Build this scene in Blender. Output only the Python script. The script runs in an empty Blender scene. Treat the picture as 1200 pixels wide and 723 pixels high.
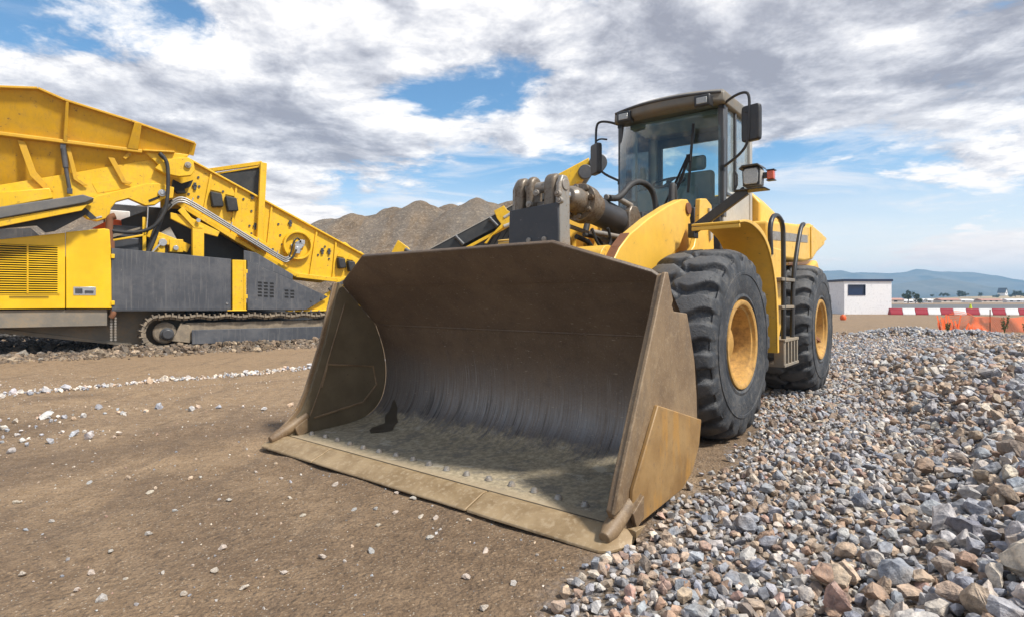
import bpy, bmesh, math, random
import numpy as np
from mathutils import Vector, Matrix, noise as mnoise

random.seed(7)
rng = np.random.default_rng(11)
R = math.radians
scene = bpy.context.scene
COL = scene.collection
CAM_H = 1.25

# ------------------------------------------------------------------ helpers
def smooth01(a, b, x):
    t = max(0.0, min(1.0, (x - a) / (b - a)))
    return t * t * (3 - 2 * t)

def tag(o, label=None, cat=None, group=None, kind=None):
    if label: o['label'] = label
    if cat: o['category'] = cat
    if group: o['group'] = group
    if kind: o['kind'] = kind
    return o

def empty(name, loc=(0, 0, 0), rz=0.0, parent=None):
    o = bpy.data.objects.new(name, None)
    o.empty_display_size = 0.3
    COL.objects.link(o)
    o.location = loc
    o.rotation_euler = (0, 0, rz)
    if parent: o.parent = parent
    return o

def copy_tree(o, parent=None):
    c = o.copy()
    COL.objects.link(c)
    if parent is not None: c.parent = parent
    for ch in list(o.children):
        copy_tree(ch, c)
    return c

class MB:
    """collects shapes for one mesh"""
    def __init__(s):
        s.v = []; s.f = []
    def add(s, vs, fs):
        n = len(s.v)
        s.v += [tuple(p) for p in vs]
        s.f += [tuple(i + n for i in f) for f in fs]
        return s
    def box(s, x0, x1, y0, y1, z0, z1, m=None):
        vs = [Vector((x, y, z)) for x in (x0, x1) for y in (y0, y1) for z in (z0, z1)]
        if m is not None: vs = [m @ v for v in vs]
        return s.add(vs, [(0, 1, 3, 2), (4, 6, 7, 5), (0, 4, 5, 1), (2, 3, 7, 6), (0, 2, 6, 4), (1, 5, 7, 3)])
    def prism(s, poly, a, b, ax='y', lean=None):
        """poly in the plane across ax, swept from a to b; lean(u,w) shifts along ax"""
        def P(u, w, t):
            if lean: t = t + lean(u, w)
            return {'y': (u, t, w), 'x': (t, u, w), 'z': (u, w, t)}[ax]
        n = len(poly)
        vs = [P(u, w, a) for u, w in poly] + [P(u, w, b) for u, w in poly]
        fs = [tuple(range(n)), tuple(range(2 * n - 1, n - 1, -1))]
        fs += [(i, (i + 1) % n, (i + 1) % n + n, i + n) for i in range(n)]
        return s.add(vs, fs)
    def bar(s, p0, p1, w, h, up=(0, 0, 1)):
        p0, p1 = Vector(p0), Vector(p1)
        d = (p1 - p0); L = d.length; d.normalize()
        side = d.cross(Vector(up))
        if side.length < 1e-4: side = d.cross(Vector((0, 1, 0)))
        side.normalize(); u = side.cross(d)
        m = Matrix((d, side, u)).transposed().to_4x4(); m.translation = p0
        return s.box(0, L, -w / 2, w / 2, -h / 2, h / 2, m)
    def tube(s, pts, r, n=10, cap=True, smooth=0):
        pts = [Vector(p) for p in pts]
        for _ in range(smooth):          # corner rounding
            q = [pts[0]]
            for a, b in zip(pts[:-1], pts[1:]):
                q += [a.lerp(b, .25), a.lerp(b, .75)]
            q.append(pts[-1]); pts = q
        rr = r if isinstance(r, (list, tuple)) else [r] * len(pts)
        vs = []; fs = []; ref = None
        for i, p in enumerate(pts):
            t = (pts[min(i + 1, len(pts) - 1)] - pts[max(i - 1, 0)]).normalized()
            if ref is None:
                ref = Vector((0, 0, 1)) if abs(t.z) < .9 else Vector((1, 0, 0))
            a = (ref - t * ref.dot(t)).normalized(); b = t.cross(a); ref = a
            for k in range(n):
                c = 2 * math.pi * k / n
                vs.append(p + (a * math.cos(c) + b * math.sin(c)) * rr[i])
        for i in range(len(pts) - 1):
            for k in range(n):
                fs.append((i * n + k, i * n + (k + 1) % n, (i + 1) * n + (k + 1) % n, (i + 1) * n + k))
        if cap:
            fs.append(tuple(range(n - 1, -1, -1)))
            fs.append(tuple(range((len(pts) - 1) * n, len(pts) * n)))
        return s.add(vs, fs)
    def cyl(s, p0, p1, r, n=24, r1=None):
        return s.tube([p0, p1], [r, r if r1 is None else r1], n)
    def lathe(s, prof, c, axis='y', n=48, closed=False):
        """prof: (radius, offset along the axis)"""
        m = len(prof); vs = []; fs = []
        for k in range(n):
            a = 2 * math.pi * k / n
            for r, t in prof:
                if axis == 'y': vs.append((c[0] + r * math.cos(a), c[1] + t, c[2] + r * math.sin(a)))
                elif axis == 'x': vs.append((c[0] + t, c[1] + r * math.cos(a), c[2] + r * math.sin(a)))
                else: vs.append((c[0] + r * math.cos(a), c[1] + r * math.sin(a), c[2] + t))
        for k in range(n):
            k2 = (k + 1) % n
            for i in range(m if closed else m - 1):
                j = (i + 1) % m
                fs.append((k * m + i, k2 * m + i, k2 * m + j, k * m + j))
        return s.add(vs, fs)
    def build(s, name, mat, parent=None, bevel=0, seg=2, smooth=True, rz=0.0, loc=None, angle=40, recalc=True):
        me = bpy.data.meshes.new(name)
        me.from_pydata([tuple(p) for p in s.v], [], s.f)
        if recalc:
            bm = bmesh.new(); bm.from_mesh(me)
            bmesh.ops.recalc_face_normals(bm, faces=bm.faces[:])
            bm.to_mesh(me); bm.free()
        if smooth:
            me.polygons.foreach_set('use_smooth', [True] * len(me.polygons))
            me.set_sharp_from_angle(angle=R(angle))
        me.materials.append(mat)
        o = bpy.data.objects.new(name, me)
        COL.objects.link(o)
        MB.last = o
        if parent: o.parent = parent
        if rz: o.rotation_euler.z = rz
        if loc is not None: o.location = loc
        if bevel:
            b = o.modifiers.new('bevel', 'BEVEL'); b.width = bevel; b.segments = seg
            b.limit_method = 'ANGLE'; b.angle_limit = R(35); b.harden_normals = False
        return o

def np_mesh(name, verts, tris, mat, cols=None, smooth=False):
    me = bpy.data.meshes.new(name)
    verts = np.asarray(verts, dtype=np.float32); tris = np.asarray(tris, dtype=np.int32)
    k = tris.shape[1]
    me.vertices.add(len(verts)); me.vertices.foreach_set('co', verts.ravel())
    me.loops.add(tris.size); me.loops.foreach_set('vertex_index', tris.ravel())
    me.polygons.add(len(tris))
    me.polygons.foreach_set('loop_start', np.arange(0, tris.size, k, dtype=np.int32))
    me.polygons.foreach_set('loop_total', np.full(len(tris), k, dtype=np.int32))
    me.polygons.foreach_set('use_smooth', np.full(len(tris), smooth, dtype=bool))
    me.update(); me.validate()
    if cols is not None:
        at = me.color_attributes.new('tone', 'FLOAT_COLOR', 'POINT')
        at.data.foreach_set('color', np.asarray(cols, dtype=np.float32).ravel())
    me.materials.append(mat)
    o = bpy.data.objects.new(name, me); COL.objects.link(o)
    return o

# ------------------------------------------------------------------ materials
class NT:
    def __init__(s, mat):
        s.t = mat.node_tree; s.n = s.t.nodes; s.l = s.t.links
    def new(s, typ, **kw):
        nd = s.n.new(typ)
        for k, v in kw.items(): setattr(nd, k, v)
        return nd
    def link(s, a, b): s.l.new(a, b)
    def val(s, sock, v):
        if hasattr(v, 'is_output') or isinstance(v, bpy.types.NodeSocket): s.l.new(v, sock)
        else: sock.default_value = v
    def math(s, op, a, b=0.0, c=None, clamp=False):
        nd = s.new('ShaderNodeMath', operation=op, use_clamp=clamp)
        s.val(nd.inputs[0], a); s.val(nd.inputs[1], b)
        if c is not None: s.val(nd.inputs[2], c)
        return nd.outputs[0]
    def vmath(s, op, a, b=None, out=0):
        nd = s.new('ShaderNodeVectorMath', operation=op)
        s.val(nd.inputs[0], a)
        if b is not None: s.val(nd.inputs[1], b)
        return nd.outputs[out]
    def coord(s, kind='Object', scale=None, loc=None):
        tc = s.new('ShaderNodeTexCoord')
        o = tc.outputs[kind]
        if scale is not None or loc is not None:
            mp = s.new('ShaderNodeMapping'); s.l.new(o, mp.inputs[0])
            if scale is not None: mp.inputs['Scale'].default_value = scale
            if loc is not None: mp.inputs['Location'].default_value = loc
            o = mp.outputs[0]
        return o
    def noise(s, vec, scale, detail=4, rough=.55, dist=0.0):
        nd = s.new('ShaderNodeTexNoise')
        s.l.new(vec, nd.inputs['Vector'])
        nd.inputs['Scale'].default_value = scale; nd.inputs['Detail'].default_value = detail
        nd.inputs['Roughness'].default_value = rough; nd.inputs['Distortion'].default_value = dist
        return nd.outputs['Fac']
    def voro(s, vec, scale, out='Distance', feature='F1', rnd=1.0):
        nd = s.new('ShaderNodeTexVoronoi', feature=feature)
        s.l.new(vec, nd.inputs['Vector']); nd.inputs['Scale'].default_value = scale
        nd.inputs['Randomness'].default_value = rnd
        return nd.outputs[out]
    def step(s, x, a, b):
        nd = s.new('ShaderNodeMapRange', interpolation_type='SMOOTHSTEP')
        s.val(nd.inputs[0], x); nd.inputs[1].default_value = a; nd.inputs[2].default_value = b
        return nd.outputs[0]
    def lin(s, x, a, b, c=0.0, d=1.0):
        nd = s.new('ShaderNodeMapRange')
        s.val(nd.inputs[0], x); nd.inputs[1].default_value = a; nd.inputs[2].default_value = b
        nd.inputs[3].default_value = c; nd.inputs[4].default_value = d
        return nd.outputs[0]
    def mix(s, f, a, b, blend='MIX'):
        nd = s.new('ShaderNodeMix', data_type='RGBA', blend_type=blend)
        s.val(nd.inputs[0], f)
        for sock, v in ((nd.inputs[6], a), (nd.inputs[7], b)):
            if isinstance(v, bpy.types.NodeSocket): s.l.new(v, sock)
            else: sock.default_value = (*v[:3], 1)
        return nd.outputs[2]
    def ramp(s, f, stops, const=False):
        nd = s.new('ShaderNodeValToRGB'); s.l.new(f, nd.inputs[0])
        cr = nd.color_ramp
        if const: cr.interpolation = 'CONSTANT'
        while len(cr.elements) < len(stops): cr.elements.new(.5)
        for e, (p, c) in zip(cr.elements, stops): e.position = p; e.color = (*c[:3], 1)
        return nd.outputs[0]
    def bump(s, h, strength=.3, dist=.01, normal=None):
        nd = s.new('ShaderNodeBump'); s.l.new(h, nd.inputs['Height'])
        nd.inputs['Strength'].default_value = strength; nd.inputs['Distance'].default_value = dist
        if normal is not None: s.l.new(normal, nd.inputs['Normal'])
        return nd.outputs[0]
    def sep(s, v):
        nd = s.new('ShaderNodeSeparateXYZ'); s.l.new(v, nd.inputs[0]); return nd.outputs

def material(name):
    m = bpy.data.materials.new(name); m.use_nodes = True
    nt = NT(m); b = nt.n['Principled BSDF']
    return m, nt, b

DUST = (.27, .20, .13)
def paint(name, col, rough=.45, dirt=.35, dirt_col=DUST, scale=2.0, chips=.0, chip_col=(.08, .06, .05), fade=.12, metallic=0.0, streak=0.0):
    """used machine paint: faded patches, dust film, chips, rain streaks"""
    m, t, b = material(name)
    v = t.coord('Object')
    n1 = t.noise(v, scale, 5, .6); n2 = t.noise(v, scale * 7, 6, .65); n3 = t.noise(v, scale * 30, 3, .6)
    c = t.mix(t.step(n1, .35, .7), [x * (1 - fade) for x in col], [min(1, x * (1 + fade)) for x in col])
    d = t.math('MULTIPLY', t.step(t.math('ADD', t.math('MULTIPLY', n1, .55), t.math('MULTIPLY', n2, .45)), .42, .68), dirt)
    if streak:
        vs = t.coord('Object', (9, 9, .5))
        st = t.step(t.noise(vs, 2.2, 5, .65), .50, .68)
        d = t.math('MAXIMUM', d, t.math('MULTIPLY', st, streak))
    c = t.mix(d, c, dirt_col)
    if chips:
        ch = t.step(t.math('ADD', t.math('MULTIPLY', n2, .6), t.math('MULTIPLY', n3, .4)), .66 - chips * .12, .69 - chips * .12)
        c = t.mix(t.math('MULTIPLY', ch, .85), c, chip_col)
    t.link(c, b.inputs['Base Color'])
    t.val(b.inputs['Roughness'], t.math('ADD', t.math('MULTIPLY', d, .5), t.math('MULTIPLY_ADD', n2, .2, rough - .1), clamp=True))
    b.inputs['Metallic'].default_value = metallic
    t.link(t.bump(t.math('ADD', t.math('MULTIPLY', n3, .3), n2), .12, .006), b.inputs['Normal'])
    return m

def plain(name, col, rough=.6, metallic=0.0):
    m, t, b = material(name)
    v = t.coord('Object'); n = t.noise(v, 8, 4)
    t.link(t.mix(n, [x * .8 for x in col], [min(1, x * 1.2) for x in col]), b.inputs['Base Color'])
    b.inputs['Roughness'].default_value = rough; b.inputs['Metallic'].default_value = metallic
    return m

M = {}
M['loader_yellow'] = paint('loader_yellow', (.79, .465, .06), .38, .30, (.33, .22, .10), 1.7, .35, (.16, .10, .06))
M['cover_yellow'] = paint('cover_yellow', (.80, .49, .006), .4, .16, (.38, .26, .06), 1.1, .0)
M['screener_yellow'] = paint('screener_yellow', (.78, .47, .006), .42, .40, (.30, .20, .07), 1.8, .45, (.10, .06, .03), streak=.25)
M['hopper_shade_yellow'] = paint('hopper_shade_yellow', (.62, .345, .006), .5, .45, (.30, .18, .05), .9, .4, (.18, .09, .03), streak=.35)  # screener yellow made darker, the shade of the overhanging walls put into the paint
M['slate_grey'] = paint('slate_grey', (.060, .066, .080), .5, .30, (.20, .19, .18), 1.3, .2, (.25, .24, .23), streak=.45)
M['dark_plate'] = paint('dark_plate', (.045, .050, .060), .5, .25, (.14, .12, .10), 3.0, .3, (.2, .2, .2))
M['worn_steel'] = paint('worn_steel', (.33, .31, .28), .42, .75, (.20, .13, .07), 6.0, .5, (.07, .05, .04), metallic=.35)
M['pipe_steel'] = paint('pipe_steel', (.30, .30, .30), .4, .4, (.22, .18, .14), 6.0, .3, (.06, .05, .05), metallic=.4)
M['greasy_steel'] = paint('greasy_steel', (.20, .17, .135), .34, 1.0, (.105, .062, .028), 7.0, .6, (.022, .017, .013), metallic=.25, streak=.6)
M['olive_steel'] = paint('olive_steel', (.135, .105, .062), .55, .7, (.19, .15, .095), 3.0, .4, (.06, .05, .04), streak=.3)
M['wet_mud'] = plain('wet_mud', (.068, .055, .038), .35)
M['dusty_track'] = paint('dusty_track', (.20, .165, .125), .8, .8, (.34, .27, .185), 5.0, .4, (.05, .045, .04))
M['dusty_rubber'] = paint('dusty_rubber', (.115, .115, .115), .7, .5, (.20, .18, .15), 2.0)
M['bare_steel'] = paint('bare_steel', (.52, .53, .55), .28, .25, (.25, .2, .15), 6.0, 0, metallic=.85)
M['chrome'] = plain('chrome', (.75, .76, .78), .16, 1.0)
M['muddy_steel'] = paint('muddy_steel', (.20, .18, .15), .75, .8, (.30, .23, .15), 2.5, .3)
M['black_metal'] = paint('black_metal', (.022, .023, .026), .42, .22, (.12, .10, .08), 4.0)
M['rubber'] = paint('rubber', (.020, .021, .023), .62, .2, (.12, .10, .08), 5.0)
M['dark_belt'] = paint('dark_belt', (.030, .033, .036), .6, .35, (.10, .095, .085), 2.5)
M['cab_grey'] = paint('cab_grey', (.40, .39, .36), .45, .4, (.26, .22, .16), 3.0, .1)
M['cab_roof'] = paint('cab_roof', (.15, .137, .112), .5, .5, (.22, .16, .10), 3.0)
M['cab_dark'] = paint('cab_dark', (.060, .062, .068), .4, .25, (.16, .14, .12), 3.0)
M['interior'] = plain('interior', (.15, .185, .19), .8)
M['seat_cloth'] = plain('seat_cloth', (.22, .27, .275), .9)
M['rust'] = paint('rust', (.20, .08, .035), .8, .5, (.10, .06, .04), 9.0)
M['rim_gold'] = paint('rim_gold', (.58, .33, .085), .5, .9, (.20, .115, .05), 2.6, .15, (.09, .05, .03), fade=.25)
M['dark_inside'] = plain('dark_inside', (.012, .012, .013), .85)
M['plastic_white'] = paint('plastic_white', (.75, .75, .75), .5, .2, (.4, .35, .3), 2.0)
M['plastic_orange'] = plain('plastic_orange', (.75, .12, .02), .5)
M['barrier_red'] = plain('barrier_red', (.34, .012, .03), .5)
M['barrier_white'] = plain('barrier_white', (.78, .78, .78), .6)

def glass_mat(name, tint, refl=.9, opacity=0.0, film=(.3, .35, .35)):
    m, t, b = material(name)
    out = t.n['Material Output']; t.n.remove(b)
    tr = t.new('ShaderNodeBsdfTransparent'); tr.inputs[0].default_value = (*tint, 1)
    gl = t.new('ShaderNodeBsdfGlossy'); gl.inputs['Roughness'].default_value = .03
    gl.inputs[0].default_value = (refl, refl, refl, 1)
    fr = t.new('ShaderNodeFresnel'); fr.inputs[0].default_value = 1.5
    mx = t.new('ShaderNodeMixShader'); t.link(fr.outputs[0], mx.inputs[0])
    # a film of dust on the pane; on side_glass it paints the bright sky reflection
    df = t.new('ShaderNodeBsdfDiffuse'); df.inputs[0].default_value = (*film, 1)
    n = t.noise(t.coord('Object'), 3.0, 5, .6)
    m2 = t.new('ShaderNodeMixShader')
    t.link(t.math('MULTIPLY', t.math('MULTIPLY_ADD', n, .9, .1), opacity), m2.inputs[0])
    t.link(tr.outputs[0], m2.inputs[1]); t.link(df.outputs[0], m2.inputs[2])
    t.link(m2.outputs[0], mx.inputs[1]); t.link(gl.outputs[0], mx.inputs[2])
    t.link(mx.outputs[0], out.inputs[0])
    return m
M['cab_glass'] = glass_mat('cab_glass', (.74, .90, .92), .9, .09, (.38, .46, .47))
M['side_glass'] = glass_mat('side_glass', (.85, .94, .95), .95, .85, (.50, .58, .61))  # thick pale film painted in for sky reflected and seen through the pane
M['clear_glass'] = glass_mat('clear_glass', (.93, .98, .98), .9, .05, (.5, .55, .56))
M['lamp_glass'] = None
def lens(name, col, rough=.15):
    m, t, b = material(name)
    v = t.voro(t.coord('Object'), 90)
    t.link(t.mix(t.step(v, 0, .8), [x * .75 for x in col], col), b.inputs['Base Color'])
    b.inputs['Roughness'].default_value = rough; b.inputs['Coat Weight'].default_value = .6
    t.link(t.bump(v, .3, .004), b.inputs['Normal'])
    return m
M['lamp_glass'] = lens('lamp_glass', (.42, .43, .42))
M['amber_lens'] = lens('amber_lens', (.70, .10, .01))

def bucket_mats():
    # inside: brown patina above, polished band in the curve, caked mud on the floor (wear, in the bucket's own axes)
    m, t, b = material('bucket_inside')
    v = t.coord('Object'); x, y, z = t.sep(v)
    n1 = t.noise(v, 2.2, 6, .62); n2 = t.noise(v, 14, 6, .68); n3 = t.noise(v, 75, 3, .65)
    scr = t.noise(t.coord('Object', (1.2, 34, 1.2)), 1.6, 6, .7)
    c = t.mix(t.step(n1, .3, .7), (.090, .061, .040), (.140, .098, .064))
    c = t.mix(t.math('MULTIPLY', t.step(n2, .48, .70), .45), c, (.058, .045, .036))
    c = t.mix(t.math('MULTIPLY', t.step(n3, .50, .68), .40), c, (.17, .13, .095))
    zz = t.math('ADD', z, t.math('ADD', t.math('MULTIPLY_ADD', n1, .35, -.175), t.math('MULTIPLY_ADD', scr, .25, -.125)))
    pol = t.math('MULTIPLY', t.step(zz, .86, .36), t.math('MULTIPLY_ADD', t.step(scr, .30, .66), .75, .25))
    c = t.mix(t.math('MULTIPLY', pol, .80), c, (.235, .228, .222))
    strk = t.math('MULTIPLY', t.step(zz, .50, .24), t.step(t.noise(t.coord('Object', (1.0, 26, 1.0)), 1.1, 5, .65), .54, .62))
    c = t.mix(t.math('MULTIPLY', strk, .65), c, (.040, .036, .032))
    scp = t.math('MULTIPLY', t.step(zz, 1.05, .5), t.step(t.noise(t.coord('Object', (1.6, 85, 1.6), (4, 0, 2)), 1.2, 3, .6), .64, .69))
    c = t.mix(t.math('MULTIPLY', scp, .5), c, (.38, .36, .34))
    # mud on the floor
    fl = t.math('ADD', z, t.math('ADD', t.math('MULTIPLY_ADD', n2, .20, -.10), t.math('ADD', t.math('MULTIPLY_ADD', n1, .18, -.09), t.math('MULTIPLY_ADD', scr, .16, -.08))))
    mud = t.step(fl, .22, .12)
    mudc = t.mix(t.step(t.noise(v, 26, 6, .7), .36, .66), (.24, .20, .13), (.44, .365, .245))
    mudc = t.mix(t.math('MULTIPLY', t.step(t.noise(v, 6, 5, .65), .5, .62), .6), mudc, (.15, .138, .115))
    mudc = t.mix(t.math('MULTIPLY', t.step(t.math('ADD', t.noise(t.coord('Object', (3.4, 2.0, 1)), 2.2, 4, .6), t.math('MULTIPLY_ADD', n3, .2, -.1)), .60, .66), .6), mudc, (.50, .45, .35))
    mudc = t.mix(t.math('MULTIPLY', t.step(n3, .55, .68), .5), mudc, (.44, .375, .275))
    edge = t.step(t.math('ADD', x, t.math('MULTIPLY_ADD', n2, .14, -.07)), 2.50, 2.64)
    mudc = t.mix(t.math('MULTIPLY', edge, .8), mudc, (.36, .28, .18))
    c = t.mix(mud, c, mudc)
    # pale scratches and specks
    sp = t.math('MAXIMUM', t.step(t.noise(t.coord('Object', (14, 40, 9), (3, 1, 7)), 3.0, 2, .5), .70, .74), t.step(t.noise(t.coord('Object', (40, 9, 40), (1, 8, 2)), 2.0, 2, .5), .70, .73))
    vd = t.voro(v, 42); vc = t.new('ShaderNodeSeparateColor'); t.link(t.voro(v, 42, 'Color'), vc.inputs[0])
    dots = t.math('MULTIPLY', t.step(vd, .16, .10), t.step(vc.outputs[0], .80, .82))
    c = t.mix(t.math('MULTIPLY', t.math('MAXIMUM', sp, dots), .5), c, (.36, .30, .235))
    t.link(c, b.inputs['Base Color'])
    t.val(b.inputs['Roughness'], t.math('ADD', t.math('MULTIPLY', mud, .38), t.math('MULTIPLY_ADD', pol, -.18, .54)))
    t.val(b.inputs['Metallic'], t.math('MULTIPLY', t.math('SUBTRACT', pol, mud, clamp=True), .5))
    h = t.math('ADD', t.math('MULTIPLY', n2, .6), t.math('MULTIPLY', n3, .4))
    t.link(t.bump(t.math('ADD', h, t.math('MULTIPLY', mud, .8)), .40, .012), b.inputs['Normal'])
    M['bucket_inside'] = m
    # outside: ochre dirt over worn paint
    m, t, b = material('bucket_outside')
    v = t.coord('Object'); x, y, z = t.sep(v)
    n1 = t.noise(v, 2.6, 6, .6); n2 = t.noise(v, 18, 5, .65); n3 = t.noise(v, 90, 2, .6)
    c = t.mix(t.step(n1, .35, .68), (.155, .100, .055), (.255, .175, .098))
    c = t.mix(t.math('MULTIPLY', t.step(t.noise(t.coord('Object', (5, 5, 1)), 2.0, 4, .6), .5, .72), .6), c, (.14, .10, .065))
    c = t.mix(t.math('MULTIPLY', t.step(n2, .52, .7), .55), c, (.30, .22, .135))
    c = t.mix(t.math('MULTIPLY', t.step(n3, .55, .7), .35), c, (.36, .28, .19))
    t.link(c, b.inputs['Base Color']); t.val(b.inputs['Roughness'], t.math('MULTIPLY_ADD', n2, .3, .42))
    t.link(t.bump(t.math('ADD', n2, t.math('MULTIPLY', n3, .3)), .22, .008), b.inputs['Normal'])
    M['bucket_outside'] = m
    m, t, b = material('wear_plate')
    v = t.coord('Object'); n1 = t.noise(v, 4, 6, .6); n2 = t.noise(v, 22, 5, .65)
    st = t.noise(t.coord('Object', (6, 6, 1.2)), 2.2, 4, .6)
    c = t.mix(t.step(n1, .3, .7), (.215, .12, .042), (.33, .205, .085))
    c = t.mix(t.math('MULTIPLY', t.step(st, .5, .68), .65), c, (.40, .205, .045))
    c = t.mix(t.math('MULTIPLY', t.step(n2, .54, .7), .5), c, (.17, .11, .06))
    t.link(c, b.inputs['Base Color']); t.val(b.inputs['Roughness'], t.math('MULTIPLY_ADD', n2, .3, .35))
    t.link(t.bump(n2, .2, .006), b.inputs['Normal'])
    M['wear_plate'] = m
    m, t, b = material('cutting_edge')
    v = t.coord('Object'); n1 = t.noise(v, 5, 6, .6); n2 = t.noise(v, 30, 5, .65)
    c = t.mix(t.step(n1, .35, .65), (.25, .172, .09), (.37, .27, .155))
    c = t.mix(t.math('MULTIPLY', t.step(n2, .5, .66), .6), c, (.45, .35, .23))
    t.link(c, b.inputs['Base Color']); t.val(b.inputs['Roughness'], t.math('MULTIPLY_ADD', n2, .3, .38))
    b.inputs['Metallic'].default_value = .15
    t.link(t.bump(n2, .18, .004), b.inputs['Normal'])
    M['cutting_edge'] = m
bucket_mats()

def tyre_mat():
    m, t, b = material('tyre_rubber')
    v = t.coord('Object'); n1 = t.noise(v, 3, 5, .6); n2 = t.noise(v, 24, 5, .65); n3 = t.noise(v, 90, 2)
    c = t.mix(t.step(n1, .3, .7), (.022, .025, .030), (.052, .056, .064))
    c = t.mix(t.math('MULTIPLY', t.step(t.math('ADD', t.math('MULTIPLY', n2, .6), t.math('MULTIPLY', n1, .4)), .46, .66), .55), c, (.125, .115, .10))
    x, y, z = t.sep(v)
    rad = t.math('SQRT', t.math('ADD', t.math('MULTIPLY', x, x), t.math('MULTIPLY', z, z)))
    c = t.mix(t.math('MULTIPLY', t.step(t.math('ADD', rad, t.math('MULTIPLY_ADD', n2, .03, -.015)), .806, .842), t.math('MULTIPLY_ADD', n1, .8, .25)), c, (.098, .098, .100))
    pit = t.step(t.noise(v, 38, 2, .5), .66, .72)
    c = t.mix(t.math('MULTIPLY', pit, .6), c, (.018, .018, .02))
    t.link(c, b.inputs['Base Color']); t.val(b.inputs['Roughness'], t.math('MULTIPLY_ADD', n2, .25, .5))
    t.link(t.bump(t.math('SUBTRACT', t.math('ADD', n2, t.math('MULTIPLY', n3, .4)), t.math('MULTIPLY', pit, .7)), .45, .014), b.inputs['Normal'])
    return m
M['tyre'] = tyre_mat()
# ================================================================== WHEEL LOADER
# local axes of the loader: +x forward, +y its left side (towards the camera's right), z up
LO = empty('wheel_loader', (.982, 6.153, 0), R(232))
tag(LO, 'big yellow wheel loader with its empty brown bucket lowered to the ground', 'wheel loader')
FR = R(-1.5)          # the front half is steered a touch

# ---- bucket
def offset_poly(pts, d):
    out = []
    for i, p in enumerate(pts):
        a = pts[max(i - 1, 0)]; b = pts[min(i + 1, len(pts) - 1)]
        tx, tz = b[0] - a[0], b[1] - a[1]; L = math.hypot(tx, tz)
        out.append((p[0] + tz / L * d, p[1] - tx / L * d))
    return out
def catmull(pts, n=6):
    out = []
    for i in range(len(pts) - 1):
        p0 = pts[max(i - 1, 0)]; p1 = pts[i]; p2 = pts[i + 1]; p3 = pts[min(i + 2, len(pts) - 1)]
        for k in range(n):
            t = k / n
            out.append(tuple(.5 * (2 * p1[j] + (p2[j] - p0[j]) * t + (2 * p0[j] - 5 * p1[j] + 4 * p2[j] - p3[j]) * t * t + (3 * p1[j] - p0[j] - 3 * p2[j] + p3[j]) * t ** 3) for j in (0, 1)))
    out.append(pts[-1]); return out
curve = catmull([(2.685, .080), (2.30, .085), (1.98, .105), (1.79, .165), (1.675, .28), (1.625, .44), (1.625, .62), (1.665, .80), (1.745, 1.0)], 5)
inner = curve + [(2.12, 1.37)]
outer = offset_poly(inner, -.03)
BW = 1.58
b = MB()
ys = [-BW + 2 * BW * i / 40 for i in range(41)]
vs = []; fs = []
n = len(inner)
for y in ys: vs += [(x, y, z) for x, z in inner]
for i in range(len(ys) - 1):
    for k in range(n - 1): fs.append((i * n + k, i * n + k + 1, (i + 1) * n + k + 1, (i + 1) * n + k))
m_ = len(vs)
for y in (-BW, BW): vs += [(x, y, z) for x, z in outer]
for k in range(n - 1): fs.append((m_ + k, m_ + n + k, m_ + n + k + 1, m_ + k + 1))
b.add(vs, fs)
b.add([(inner[-1][0], -BW, inner[-1][1]), (inner[-1][0], BW, inner[-1][1]), (outer[-1][0], BW, outer[-1][1]), (outer[-1][0], -BW, outer[-1][1])], [(0, 1, 2, 3)])
# weld seam across the back
b.tube([(1.745, -BW, 1.0), (1.745, BW, 1.0)], .007, 6)
bucket = b.build('bucket', M['bucket_inside'], LO, rz=FR)
bucket.location = Matrix.Rotation(FR, 3, 'Z') @ Vector((0, .035, 0))
# spill guard
g = MB()
gx, gz = .40, .37
P0 = (2.12, 1.365)
def gp(t, off): return (P0[0] + gx * t - .37 * off / .545, P0[1] + gz * t + .40 * off / .545)
vs = []
for off in (0, .028):
    for t, w in ((-.03, BW), (.10, BW - .05), (.62, .96), (.62, -.96), (.10, -BW + .05), (-.03, -BW)):
        x, z = gp(t, off); vs.append((x, w, z))
g.add(vs, [(0, 1, 2, 3, 4, 5), (11, 10, 9, 8, 7, 6)] + [(i, (i + 1) % 6, (i + 1) % 6 + 6, i + 6) for i in range(6)])
g.build('spill_guard', M['bucket_inside'], bucket, bevel=.006)
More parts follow.
